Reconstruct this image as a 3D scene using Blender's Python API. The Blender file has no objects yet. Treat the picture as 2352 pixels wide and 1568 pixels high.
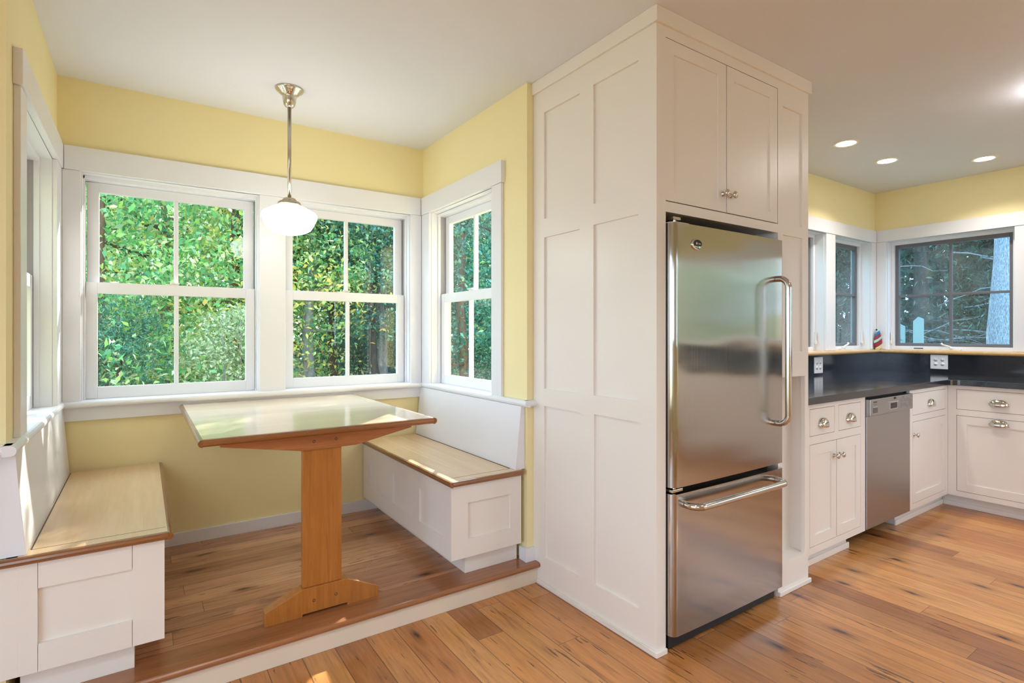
import bpy, math, random
import numpy as np
from math import pi, sin, cos, radians
from mathutils import Vector, Matrix

scene = bpy.context.scene
COL = scene.collection

# ------------------------------------------------------------------ camera
cam_d = bpy.data.cameras.new('camera')
cam = bpy.data.objects.new('camera', cam_d); COL.objects.link(cam)
CAM_H = 1.29
YAW = radians(34.25)
FPX = 1245.4
cam_d.sensor_width = 36.0
cam_d.lens = FPX / 2352 * 36.0
cam_d.shift_y = -(784 - 764.3) / 2352
cam_d.clip_start = 0.05; cam_d.clip_end = 300
cam.location = (0, 0, CAM_H)
cam.rotation_euler = (pi/2, 0, -YAW)
scene.camera = cam

# ------------------------------------------------------------------ colour management, world, sun
vs = scene.view_settings
scene.display_settings.display_device = 'sRGB'
vs.view_transform = 'Standard'; vs.look = 'None'; vs.gamma = 1.0; vs.use_curve_mapping = False
vs.exposure = 0.68
cy = scene.cycles
cy.max_bounces = 10; cy.diffuse_bounces = 6; cy.glossy_bounces = 4; cy.transmission_bounces = 4; cy.transparent_max_bounces = 24
cy.use_denoising = True
cy.sample_clamp_indirect = 6.0
cy.caustics_reflective = False; cy.caustics_refractive = False
try: cy.blur_glossy = 0.5
except Exception: pass

world = bpy.data.worlds.new('sky'); scene.world = world; world.use_nodes = True
wn = world.node_tree; wn.nodes.clear()
wo = wn.nodes.new('ShaderNodeOutputWorld'); wb = wn.nodes.new('ShaderNodeBackground')
wb.inputs[0].default_value = (0.62, 0.79, 1.0, 1); wb.inputs[1].default_value = 4.6
wn.links.new(wb.outputs[0], wo.inputs[0])

sun_d = bpy.data.lights.new('sun', 'SUN'); sun_d.energy = 12.0; sun_d.angle = radians(0.6); sun_d.color = (1.0, 0.93, 0.8)
sun = bpy.data.objects.new('sun', sun_d); COL.objects.link(sun)
SUN_DIR = Vector((0.70*cos(radians(33)), 0.714*cos(radians(33)), sin(radians(33))))   # towards the sun
sun.rotation_euler = SUN_DIR.to_track_quat('Z', 'Y').to_euler()

def portal(x, y, z, w, h, axis):
    """light portal in a window opening (only guides sampling of the sky)"""
    d = bpy.data.lights.new('portal', 'AREA'); d.shape = 'RECTANGLE'; d.size = w; d.size_y = h
    d.cycles.is_portal = True
    o = bpy.data.objects.new('portal', d); COL.objects.link(o); o.location = (x, y, z)
    v = {'-y': Vector((0,-1,0)), '+y': Vector((0,1,0)), '-x': Vector((-1,0,0)), '+x': Vector((1,0,0))}[axis]  # shining direction
    o.rotation_euler = (-v).to_track_quat('Z', 'Y').to_euler()
H = 2.59
XL, XR, YB, YF, PF = -0.357, 1.65, 3.55, 2.285, 0.108
KX = 5.67          # kitchen right wall
YR = -2.9          # wall behind the camera
XW = -3.0          # far left wall of the main room
portal(0.645, YB+0.17, 1.53, 1.9, 1.2, '-y')
portal(XR+0.17, 3.0, 1.53, 0.85, 1.2, '-x')
portal(XL-0.17, 2.95, 1.53, 0.85, 1.2, '+x')
portal(4.8, YF+0.17, 1.63, 1.55, 1.0, '-y')
portal(KX+0.17, 1.74, 1.63, 0.9, 1.0, '-x')
portal(-1.7, YR-0.17, 1.65, 2.1, 1.1, '+y')
portal(4.2, YR-0.17, 1.65, 2.7, 1.35, '+y')
portal(KX+0.17, -0.87, 1.63, 2.4, 1.05, '-x')
portal(XW-0.17, -0.4, 1.3, 3.2, 2.1, '+x')

# ------------------------------------------------------------------ materials
def s2l(c):
    r = []
    for v in c[:3]:
        v = v/255.0
        r.append(v/12.92 if v <= 0.04045 else ((v+0.055)/1.055)**2.4)
    return tuple(r) + (1.0,)

class NT:
    def __init__(self, name):
        self.m = bpy.data.materials.new(name); self.m.use_nodes = True
        self.t = self.m.node_tree; self.t.nodes.clear()
        self.out = self.n('ShaderNodeOutputMaterial')
        self.b = self.n('ShaderNodeBsdfPrincipled'); self.l(self.b.outputs[0], self.out.inputs[0])
    def n(self, t, **k):
        x = self.t.nodes.new(t)
        for a, v in k.items(): setattr(x, a, v)
        return x
    def l(self, a, b): self.t.links.new(a, b)
    def set(self, **k):
        for a, v in k.items():
            i = self.b.inputs[a.replace('_', ' ')]
            if hasattr(v, 'links') or isinstance(v, bpy.types.NodeSocket): self.l(v, i)
            else: i.default_value = v
        return self
    def coord(self, scale=(1,1,1), kind='Object', rot=(0,0,0)):
        c = self.n('ShaderNodeTexCoord'); m = self.n('ShaderNodeMapping')
        m.inputs['Scale'].default_value = scale; m.inputs['Rotation'].default_value = rot
        self.l(c.outputs[kind], m.inputs[0]); return m.outputs[0]
    def noise(self, vec, scale, detail=4, rough=0.5, dist=0.0):
        x = self.n('ShaderNodeTexNoise'); x.inputs['Scale'].default_value = scale
        x.inputs['Detail'].default_value = detail; x.inputs['Roughness'].default_value = rough; x.inputs['Distortion'].default_value = dist
        self.l(vec, x.inputs['Vector']); return x.outputs[0]
    def math(self, op, a, b=0.0, c=0.0):
        x = self.n('ShaderNodeMath', operation=op)
        for i, v in enumerate((a, b, c)):
            if isinstance(v, (int, float)): x.inputs[i].default_value = v
            else: self.l(v, x.inputs[i])
        return x.outputs[0]
    def ramp(self, fac, stops, interp='LINEAR'):
        x = self.n('ShaderNodeValToRGB'); r = x.color_ramp; r.interpolation = interp
        while len(r.elements) < len(stops): r.elements.new(0.5)
        for e, (p, c) in zip(r.elements, stops): e.position = p; e.color = c if len(c) == 4 else tuple(c)+(1,)
        self.l(fac, x.inputs[0]); return x.outputs[0]
    def mix(self, fac, a, b, mode='MIX'):
        x = self.n('ShaderNodeMix', data_type='RGBA', blend_type=mode)
        for i, v in ((0, fac), (6, a), (7, b)):
            if isinstance(v, (int, float)): x.inputs[i].default_value = v
            elif isinstance(v, tuple): x.inputs[i].default_value = v
            else: self.l(v, x.inputs[i])
        return x.outputs[2]
    def bump(self, h, strength=0.2, dist=0.01):
        x = self.n('ShaderNodeBump'); x.inputs['Strength'].default_value = strength; x.inputs['Distance'].default_value = dist
        self.l(h, x.inputs['Height']); self.l(x.outputs[0], self.b.inputs['Normal'])

def paint(name, rgb, rough=0.5, spec=0.4, mott=0.03, bump=0.02):
    t = NT(name); v = t.coord()
    n = t.noise(v, 3.0, 3)
    c = s2l(rgb)
    dk = tuple(x*(1-mott*2) for x in c[:3])+(1,)
    t.set(Base_Color=t.mix(n, dk, c), Roughness=rough)
    t.b.inputs['Specular IOR Level'].default_value = spec
    if bump: t.bump(t.noise(v, 180, 2), bump, 0.002)
    return t.m

def plain(name, rgb, rough=0.4, metal=0.0, spec=0.5, coat=0.0):
    t = NT(name); v = t.coord()
    c = s2l(rgb); n = t.noise(v, 25, 3)
    t.set(Base_Color=t.mix(n, tuple(x*0.94 for x in c[:3])+(1,), c), Roughness=rough, Metallic=metal)
    t.b.inputs['Specular IOR Level'].default_value = spec
    t.b.inputs['Coat Weight'].default_value = coat
    return t.m

def wood(name, light, dark, axis='y', grain=1.0, rough=0.35, coat=0.3, boards=None, board_tint=0.12, coat_rough=0.12):
    """straight grained wood, grain running along axis; boards=(axis, width) glued strips"""
    t = NT(name)
    sc = {'x': (1, 14, 14), 'y': (14, 1, 14), 'z': (14, 14, 1)}[axis]
    v = t.coord(sc)
    if boards:
        ax, w = boards
        c0 = t.n('ShaderNodeTexCoord'); s0 = t.n('ShaderNodeSeparateXYZ'); t.l(c0.outputs['Object'], s0.inputs[0])
        idx = t.math('FLOOR', t.math('DIVIDE', s0.outputs['XYZ'.index(ax.upper())], w))
        wnz = t.n('ShaderNodeTexWhiteNoise', noise_dimensions='1D'); t.l(idx, wnz.inputs['W'])
        off = t.n('ShaderNodeCombineXYZ')
        for i in range(3): t.l(t.math('MULTIPLY', wnz.outputs[0], 37.0+i), off.inputs[i])
        ad = t.n('ShaderNodeVectorMath', operation='ADD'); t.l(v, ad.inputs[0]); t.l(off.outputs[0], ad.inputs[1]); v = ad.outputs[0]
    n1 = t.noise(v, 2.2*grain, 6, 0.62, 0.4); n2 = t.noise(v, 11*grain, 4, 0.6)
    f = t.math('ADD', t.math('MULTIPLY', n1, 0.7), t.math('MULTIPLY', n2, 0.3))
    L, D = s2l(light), s2l(dark)
    col = t.ramp(f, [(0.30, D), (0.52, tuple((a+b)/2 for a, b in zip(L, D))), (0.68, L)])
    if boards:
        tint = t.ramp(wnz.outputs[0], [(0, (1-board_tint,)*3), (1, (1,)*3)])
        col = t.mix(1.0, col, tint, 'MULTIPLY')
    t.set(Base_Color=col, Roughness=rough)
    t.b.inputs['Coat Weight'].default_value = coat; t.b.inputs['Coat Roughness'].default_value = coat_rough
    t.bump(f, 0.03, 0.001)
    return t.m

def planks(name, run, width, length, cols, rough=0.3, knots=True, seed=0.0, wear=0.25):
    t = NT(name)
    c0 = t.n('ShaderNodeTexCoord'); s0 = t.n('ShaderNodeSeparateXYZ'); t.l(c0.outputs['Object'], s0.inputs[0])
    X, Y = (s0.outputs[0], s0.outputs[1]) if run == 'y' else (s0.outputs[1], s0.outputs[0])
    X = t.math('ADD', X, 7.03+seed); Y = t.math('ADD', Y, 20.0)
    q = t.math('DIVIDE', X, width); i = t.math('FLOOR', q); fx = t.math('FRACT', q)
    w1 = t.n('ShaderNodeTexWhiteNoise', noise_dimensions='1D'); t.l(i, w1.inputs['W'])
    r = t.math('ADD', t.math('DIVIDE', Y, length), t.math('MULTIPLY', w1.outputs[0], 9.7))
    j = t.math('FLOOR', r); fy = t.math('FRACT', r)
    cb = t.n('ShaderNodeCombineXYZ'); t.l(i, cb.inputs[0]); t.l(j, cb.inputs[1])
    w2 = t.n('ShaderNodeTexWhiteNoise', noise_dimensions='3D'); t.l(cb.outputs[0], w2.inputs['Vector'])
    # grain coordinates, shifted for every board
    g = t.n('ShaderNodeCombineXYZ')
    t.l(t.math('ADD', t.math('MULTIPLY', X, 22.0), t.math('MULTIPLY', w2.outputs[0], 91.0)), g.inputs[0])
    t.l(t.math('ADD', t.math('MULTIPLY', Y, 1.6), t.math('MULTIPLY', w2.outputs[0], 53.0)), g.inputs[1])
    n1 = t.noise(g.outputs[0], 1.0, 7, 0.62, 1.1); n2 = t.noise(g.outputs[0], 4.5, 4, 0.65, 0.3)
    f = t.math('ADD', t.math('MULTIPLY', n1, 0.6), t.math('MULTIPLY', n2, 0.4))
    st = [(k/(len(cols)-1), s2l(c)) for k, c in enumerate(cols)]
    base = t.ramp(w2.outputs[0], st)
    gr = t.ramp(f, [(0.30, (0.50, 0.44, 0.40)), (0.43, (0.86, 0.83, 0.80)), (0.60, (1.12, 1.10, 1.07))])
    col = t.mix(1.0, base, gr, 'MULTIPLY')
    # dark knots with a soft halo, and short cracks, like old salvaged boards
    g2 = t.n('ShaderNodeCombineXYZ')
    t.l(t.math('MULTIPLY', X, 6.5), g2.inputs[0]); t.l(t.math('MULTIPLY', Y, 2.1), g2.inputs[1])
    wob = t.n('ShaderNodeVectorMath', operation='ADD'); t.l(g2.outputs[0], wob.inputs[0])
    nz = t.n('ShaderNodeTexNoise'); nz.inputs['Scale'].default_value = 3.2; nz.inputs['Detail'].default_value = 5; t.l(g2.outputs[0], nz.inputs['Vector'])
    sv = t.n('ShaderNodeVectorMath', operation='SCALE'); t.l(nz.outputs['Color'], sv.inputs[0]); sv.inputs['Scale'].default_value = 0.22
    t.l(sv.outputs[0], wob.inputs[1])
    vo = t.n('ShaderNodeTexVoronoi', feature='F1', voronoi_dimensions='2D'); vo.inputs['Scale'].default_value = 0.9; t.l(wob.outputs[0], vo.inputs['Vector'])
    kn = t.ramp(vo.outputs['Distance'], [(0.03, (0.04, 0.03, 0.03)), (0.065, (0.45, 0.38, 0.34)), (0.12, (0.78, 0.74, 0.71)), (0.24, (1, 1, 1))])
    sc_ = t.n('ShaderNodeSeparateColor'); t.l(vo.outputs['Color'], sc_.inputs[0])
    gate = t.math('GREATER_THAN', sc_.outputs[0], 0.68)
    col = t.mix(t.math('MULTIPLY', gate, 0.95 if knots else 0.0), col, t.mix(1.0, col, kn, 'MULTIPLY'))
    g3 = t.n('ShaderNodeCombineXYZ')
    t.l(t.math('ADD', t.math('MULTIPLY', X, 60.0), t.math('MULTIPLY', w2.outputs[0], 17.0)), g3.inputs[0]); t.l(t.math('MULTIPLY', Y, 5.0), g3.inputs[1])
    n3 = t.noise(g3.outputs[0], 1.0, 3, 0.5, 0.4); n4 = t.noise(g2.outputs[0], 0.9, 2)
    crk = t.math('MULTIPLY', t.math('GREATER_THAN', n3, 0.665), t.math('GREATER_THAN', n4, 0.50))
    col = t.mix(t.math('MULTIPLY', crk, 0.75), col, (0.035, 0.018, 0.01, 1))
    n5 = t.noise(g.outputs[0], 2.3, 3, 0.4, 0.0)
    col = t.mix(0.6, col, t.mix(1.0, col, t.ramp(n5, [(0.58, (1, 1, 1)), (0.68, (0.62, 0.54, 0.48))]), 'MULTIPLY'))
    # joints
    ex = t.math('MINIMUM', fx, t.math('SUBTRACT', 1.0, fx)); ey = t.math('MINIMUM', fy, t.math('SUBTRACT', 1.0, fy))
    gx = t.math('LESS_THAN', ex, 0.0016/width); gy = t.math('LESS_THAN', ey, 0.0011/length)
    gap = t.math('MAXIMUM', gx, gy)
    col = t.mix(t.math('MULTIPLY', gap, 0.7), col, (0.03, 0.016, 0.008, 1))
    big = t.noise(c0.outputs['Object'], 1.3, 3)
    rg = t.math('ADD', rough, t.math('MULTIPLY', t.math('SUBTRACT', big, 0.5), wear))
    t.set(Base_Color=col, Roughness=rg)
    t.b.inputs['Specular IOR Level'].default_value = 0.5
    t.b.inputs['Coat Weight'].default_value = 0.25; t.b.inputs['Coat Roughness'].default_value = 0.15
    hgt = t.math('SUBTRACT', t.math('MULTIPLY', f, 0.25), gap)
    t.bump(hgt, 0.25, 0.0015)
    return t.m

def steel(name, rgb=(178, 174, 170), rough=0.24, axis='z', wave=0.0, aniso=0.0, fine=0.03):
    t = NT(name)
    v = t.coord({'z': (90, 90, 0.6), 'x': (0.6, 90, 90), 'y': (90, 0.6, 90)}[axis])
    n = t.noise(v, 6, 3)
    t.set(Base_Color=s2l(rgb), Metallic=1.0, Roughness=t.math('ADD', rough, t.math('MULTIPLY', t.math('SUBTRACT', n, 0.5), 0.10)))
    if aniso:
        t.b.inputs['Anisotropic'].default_value = aniso
        tg = t.n('ShaderNodeTangent', direction_type='RADIAL', axis='Z'); t.l(tg.outputs[0], t.b.inputs['Tangent'])
    b1 = t.n('ShaderNodeBump'); b1.inputs['Strength'].default_value = fine; b1.inputs['Distance'].default_value = 0.001; t.l(n, b1.inputs['Height'])
    if wave:
        w = t.noise(t.coord((1.8, 1.8, 5.5)), 1.0, 1, 0.3)
        b2 = t.n('ShaderNodeBump'); b2.inputs['Strength'].default_value = 1.0; b2.inputs['Distance'].default_value = wave
        t.l(w, b2.inputs['Height']); t.l(b1.outputs[0], b2.inputs['Normal']); t.l(b2.outputs[0], t.b.inputs['Normal'])
    else: t.l(b1.outputs[0], t.b.inputs['Normal'])
    return t.m

def glass_mat(name, tint=(0.97, 0.99, 0.98), refl=1.0, haze=0.0):
    t = NT(name); t.t.nodes.remove(t.b)
    tr = t.n('ShaderNodeBsdfTransparent'); tr.inputs[0].default_value = tint+(1,)
    gl = t.n('ShaderNodeBsdfGlossy'); gl.inputs['Roughness'].default_value = 0.0; gl.inputs[0].default_value = (1, 1, 1, 1)
    fr = t.n('ShaderNodeFresnel'); fr.inputs[0].default_value = 1.5
    geo = t.n('ShaderNodeNewGeometry')
    f = t.math('MULTIPLY', t.math('MULTIPLY', fr.outputs[0], refl), t.math('SUBTRACT', 1.0, geo.outputs['Backfacing']))
    mx = t.n('ShaderNodeMixShader'); t.l(f, mx.inputs[0]); t.l(tr.outputs[0], mx.inputs[1]); t.l(gl.outputs[0], mx.inputs[2])
    last = mx.outputs[0]
    if haze:
        df = t.n('ShaderNodeBsdfDiffuse'); df.inputs[0].default_value = (0.75, 0.85, 0.9, 1)
        n = t.noise(t.coord((1.2, 1.2, 1.0)), 3.0, 4)
        hz = t.ramp(n, [(0.35, (0.25*haze,)*3), (0.7, (haze,)*3)])
        m2 = t.n('ShaderNodeMixShader'); t.l(hz, m2.inputs[0]); t.l(last, m2.inputs[1]); t.l(df.outputs[0], m2.inputs[2]); last = m2.outputs[0]
    t.l(last, t.out.inputs[0])
    return t.m

def emit_mat(name, rgb, strength):
    t = NT(name)
    t.set(Base_Color=(0.9, 0.9, 0.88, 1), Roughness=0.2)
    t.b.inputs['Emission Color'].default_value = tuple(rgb)+(1,); t.b.inputs['Emission Strength'].default_value = strength
    return t.m

def leaf_mat(name, cols, trans=0.45, rough=0.5):
    t = NT(name)
    g = t.n('ShaderNodeNewGeometry')
    c = t.ramp(g.outputs['Random Per Island'], [(k/(len(cols)-1), s2l(x)) for k, x in enumerate(cols)])
    t.set(Base_Color=c, Roughness=rough)
    tl = t.n('ShaderNodeBsdfTranslucent'); t.l(c, tl.inputs[0])
    mx = t.n('ShaderNodeMixShader'); mx.inputs[0].default_value = trans
    t.l(t.b.outputs[0], mx.inputs[1]); t.l(tl.outputs[0], mx.inputs[2]); t.l(mx.outputs[0], t.out.inputs[0])
    return t.m

def bark_mat(name, a, b, scale=6):
    t = NT(name); v = t.coord((3, 3, 0.8)); n = t.noise(v, scale, 6, 0.7, 0.5)
    t.set(Base_Color=t.ramp(n, [(0.3, s2l(a)), (0.65, s2l(b))]), Roughness=0.9); t.bump(n, 0.8, 0.03)
    return t.m

M = {}
M['wall'] = paint('yellow_wall_paint', (241, 228, 178), 0.6, 0.3, 0.015)
M['ceil'] = paint('ceiling_paint', (226, 230, 240), 0.55, 0.35, 0.01)
M['trim'] = paint('white_trim_paint', (230, 231, 237), 0.32, 0.5, 0.01, 0.01)
M['cab'] = paint('warm_white_cabinet_paint', (232, 226, 219), 0.30, 0.5, 0.012, 0.01)
M['dusty'] = paint('scuffed_white_paint', (228, 214, 194), 0.5, 0.4, 0.05, 0.02)
M['floor'] = planks('salvaged_plank_floor', 'y', 0.128, 1.9, [(172, 112, 58), (194, 134, 76), (180, 120, 66), (146, 90, 46), (206, 150, 90), (184, 122, 66)], 0.32)
M['floor2'] = planks('nook_plank_floor', 'x', 0.108, 2.3, [(176, 122, 84), (204, 152, 112), (156, 106, 76), (216, 166, 124), (184, 130, 94)], 0.25, seed=0.055)
M['nose'] = wood('stained_nosing_wood', (172, 114, 72), (126, 78, 46), 'x', 1.0, 0.28, 0.4)
M['edge'] = wood('varnished_edge_wood', (158, 102, 58), (114, 70, 38), 'x', 0.8, 0.25, 0.5)
M['edgey'] = wood('varnished_edge_wood_long', (158, 102, 58), (114, 70, 38), 'y', 0.8, 0.25, 0.5)
M['col'] = wood('varnished_fir', (184, 120, 56), (152, 92, 38), 'z', 1.6, 0.3, 0.4)
M['beam'] = wood('varnished_fir_beam', (184, 118, 72), (140, 82, 46), 'x', 1.3, 0.3, 0.4)
M['ttop'] = wood('pale_table_wood', (234, 216, 190), (224, 200, 168), 'x', 0.5, 0.25, 0.6, ('y', 0.16), 0.05, 0.10)
M['seat'] = wood('pale_maple_seat', (232, 202, 162), (214, 178, 132), 'y', 0.5, 0.3, 0.5, ('x', 0.115), 0.06)
M['sillwood'] = wood('pale_sill_wood', (214, 174, 118), (190, 144, 88), 'x', 0.7, 0.3, 0.5)
M['steel'] = steel('brushed_steel', (178, 173, 166), 0.16, 'z', 0.0045, 1.0)
M['dwsteel'] = steel('satin_dishwasher_steel', (170, 166, 162), 0.38, 'z', 0.0)
M['steelbar'] = steel('handle_steel', (205, 200, 195), 0.16, 'z', 0.0, 0, 0.01)
M['chrome'] = plain('polished_nickel', (214, 208, 200), 0.09, 1.0)
M['nickel'] = plain('satin_nickel', (196, 186, 170), 0.22, 1.0)
M['black'] = plain('black_recess', (18, 16, 15), 0.5)
M['darkgrey'] = plain('dark_grey_plastic_and_shade', (52, 48, 46), 0.45)
M['glass'] = glass_mat('window_glass')
M['kglass'] = glass_mat('hazy_tinted_glass', (0.66, 0.82, 0.88), 1.2, 0.10)  # pale haze and blue tint mixed into the pane colour
M['sash'] = plain('grey_brown_sash', (108, 108, 114), 0.45)
M['track'] = plain('grey_jamb_track', (172, 168, 168), 0.5)
M['plate'] = plain('white_switch_plate', (226, 224, 228), 0.3)
M['white'] = plain('white_metal', (232, 228, 222), 0.35)
M['globe'] = emit_mat('opal_glass_globe', (1.0, 0.95, 0.90), 5.5)
M['lens'] = emit_mat('downlight_lens', (1.0, 0.90, 0.74), 14.0)

def stone():
    t = NT('honed_dark_slate'); v = t.coord()
    n = t.noise(v, 3.0, 6, 0.6, 0.8); n2 = t.noise(v, 160, 2)
    c = t.ramp(n, [(0.3, s2l((26, 29, 38))), (0.7, s2l((40, 44, 54)))])
    t.set(Base_Color=c, Roughness=t.math('ADD', 0.06, t.math('MULTIPLY', n, 0.10)))
    t.b.inputs['Specular IOR Level'].default_value = 0.8
    return t.m
M['stone'] = stone()

# ------------------------------------------------------------------ mesh builder
class MB:
    def __init__(self): self.v = []; self.f = []; self.smooth = set()
    def add(self, vs_, fs, smooth=False):
        o = len(self.v); self.v += [tuple(p) for p in vs_]
        for f in fs:
            if smooth: self.smooth.add(len(self.f))
            self.f.append(tuple(i+o for i in f))
        return self
    def box(self, x0, x1, y0, y1, z0, z1):
        x0, x1 = sorted((x0, x1)); y0, y1 = sorted((y0, y1)); z0, z1 = sorted((z0, z1))
        p = [(x, y, z) for z in (z0, z1) for y in (y0, y1) for x in (x0, x1)]
        return self.add(p, [(0,2,3,1), (4,5,7,6), (0,1,5,4), (2,6,7,3), (0,4,6,2), (1,3,7,5)])
    def prism(self, pts, axis, a0, a1, smooth=False):
        """pts: 2D outline; axis 'x': pts=(y,z); 'y': pts=(x,z); 'z': pts=(x,y)"""
        def P(p, a): return {'x': (a, p[0], p[1]), 'y': (p[0], a, p[1]), 'z': (p[0], p[1], a)}[axis]
        n = len(pts); v = [P(p, a0) for p in pts] + [P(p, a1) for p in pts]
        f = [tuple(range(n)), tuple(range(2*n-1, n-1, -1))]
        self.add(v, f)
        if smooth: self.add(v, [])
        o = len(self.v)-2*n
        for i in range(n):
            if smooth: self.smooth.add(len(self.f))
            self.f.append((o+i, o+n+i, o+n+(i+1) % n, o+(i+1) % n))
        return self
    def lathe(self, prof, c, axis='z', n=40, sx=1.0, sy=1.0):
        """prof: (radius, height) list along axis from c; axis may be a Vector direction"""
        if isinstance(axis, str): d = {'x': Vector((1,0,0)), 'y': Vector((0,1,0)), 'z': Vector((0,0,1)), '-y': Vector((0,-1,0)), '-x': Vector((-1,0,0))}[axis]
        else: d = Vector(axis).normalized()
        if abs(d.z) > 0.9: u = Vector((1,0,0))
        else: u = Vector((0,0,1)).cross(d).normalized()
        w = d.cross(u); c = Vector(c); v = []; f = []
        for r, h in prof:
            for k in range(n):
                a = 2*pi*k/n; v.append(c + d*h + u*(cos(a)*r*sx) + w*(sin(a)*r*sy))
        for i in range(len(prof)-1):
            for k in range(n):
                f.append((i*n+k, i*n+(k+1) % n, (i+1)*n+(k+1) % n, (i+1)*n+k))
        self.add(v, f, True)
        o = len(self.v)-len(v)
        self.f.append(tuple(o+k for k in range(n))[::-1]); self.f.append(tuple(o+(len(prof)-1)*n+k for k in range(n)))
        return self
    def tube(self, pts, r, n=16, cap=True):
        pts = [Vector(p) for p in pts]; m = len(pts); rs = r if isinstance(r, (list, tuple)) else [r]*m
        v = []; prev = None
        for i, p in enumerate(pts):
            t = (pts[min(i+1, m-1)]-pts[max(i-1, 0)]).normalized()
            if prev is None: u = t.orthogonal().normalized()
            else: u = (prev - t*prev.dot(t)).normalized()
            prev = u; w = t.cross(u)
            for k in range(n):
                a = 2*pi*k/n; v.append(p + u*(cos(a)*rs[i]) + w*(sin(a)*rs[i]))
        f = [(i*n+k, i*n+(k+1) % n, (i+1)*n+(k+1) % n, (i+1)*n+k) for i in range(m-1) for k in range(n)]
        self.add(v, f, True)
        if cap:
            o = len(self.v)-len(v); self.f.append(tuple(o+k for k in range(n))[::-1]); self.f.append(tuple(o+(m-1)*n+k for k in range(n)))
        return self
    def relief(self, O, U, V, N, us, vs_, depth, t=0.02):
        """slab whose front carries a grid of heights: depth(i,j) = how far cell (i,j) is sunk"""
        O, U, V, N = map(Vector, (O, U, V, N))
        P = lambda a, b, h: O + U*a + V*b + N*h
        nu, nv = len(us)-1, len(vs_)-1
        D = [[depth(i, j) for j in range(nv)] for i in range(nu)]
        q = lambda a, b, c, d: self.add([a, b, c, d], [(0,1,2,3)])
        for i in range(nu):
            for j in range(nv):
                h = -D[i][j]; a, b, c, d = us[i], us[i+1], vs_[j], vs_[j+1]
                q(P(a,c,h), P(b,c,h), P(b,d,h), P(a,d,h))
                hr = -D[i+1][j] if i+1 < nu else -t
                if hr != h: q(P(b,c,h), P(b,c,hr), P(b,d,hr), P(b,d,h))
                if i == 0: q(P(a,c,-t), P(a,c,h), P(a,d,h), P(a,d,-t))
                hu = -D[i][j+1] if j+1 < nv else -t
                if hu != h: q(P(a,d,h), P(b,d,h), P(b,d,hu), P(a,d,hu))
                if j == 0: q(P(a,c,-t), P(b,c,-t), P(b,c,h), P(a,c,h))
        q(P(us[0],vs_[0],-t), P(us[0],vs_[-1],-t), P(us[-1],vs_[-1],-t), P(us[-1],vs_[0],-t))
        return self
    def panelled(self, O, U, V, N, w, h, holes, sink=0.009, t=0.02):
        us = sorted({0, w, *[x for q in holes for x in (q[0], q[2])]}); vs_ = sorted({0, h, *[x for q in holes for x in (q[1], q[3])]})
        def dep(i, j):
            a, b = (us[i]+us[i+1])/2, (vs_[j]+vs_[j+1])/2
            return sink if any(q[0] < a < q[2] and q[1] < b < q[3] for q in holes) else 0.0
        return self.relief(O, U, V, N, us, vs_, dep, t)
    def build(self, name, mat, parent=None, bevel=0.0, seg=2, kind=None, **props):
        me = bpy.data.meshes.new(name); me.from_pydata(self.v, [], self.f)
        if self.smooth:
            me.polygons.foreach_set('use_smooth', [i in self.smooth for i in range(len(self.f))])
        me.update()
        o = bpy.data.objects.new(name, me); COL.objects.link(o)
        if mat: me.materials.append(mat if not isinstance(mat, str) else M[mat])
        if parent is not None:
            o.parent = parent; o.matrix_parent_inverse = Matrix.Translation(parent.location).inverted() if not parent.parent else Matrix.Translation(parent.matrix_basis.translation + parent.parent.location).inverted() if False else parent_inv(parent)
        if bevel:
            b = o.modifiers.new('bevel', 'BEVEL'); b.width = bevel; b.segments = seg; b.limit_method = 'ANGLE'; b.angle_limit = radians(40)
            b.harden_normals = False
            w = o.modifiers.new('weld', 'WELD'); w.merge_threshold = 0.00005
            o.modifiers.move(1, 0)
        if kind: o['kind'] = kind
        for k, v_ in props.items(): o[k] = v_
        return o

def world_of(o):
    m = o.matrix_basis.copy()
    return (world_of(o.parent) @ o.matrix_parent_inverse @ m) if o.parent else m
def parent_inv(p): return world_of(p).inverted()

def thing(name, label, cat, loc, group=None):
    o = bpy.data.objects.new(name, None); COL.objects.link(o); o.location = loc; o.empty_display_size = 0.1
    o['label'] = label; o['category'] = cat
    if group: o['group'] = group
    return o
def struct_root(name, loc):
    o = bpy.data.objects.new(name, None); COL.objects.link(o); o.location = loc; o['kind'] = 'structure'; return o
def S(mb, name, mat, bevel=0.0, **k): return mb.build(name, mat, None, bevel, kind='structure', **k)

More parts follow.
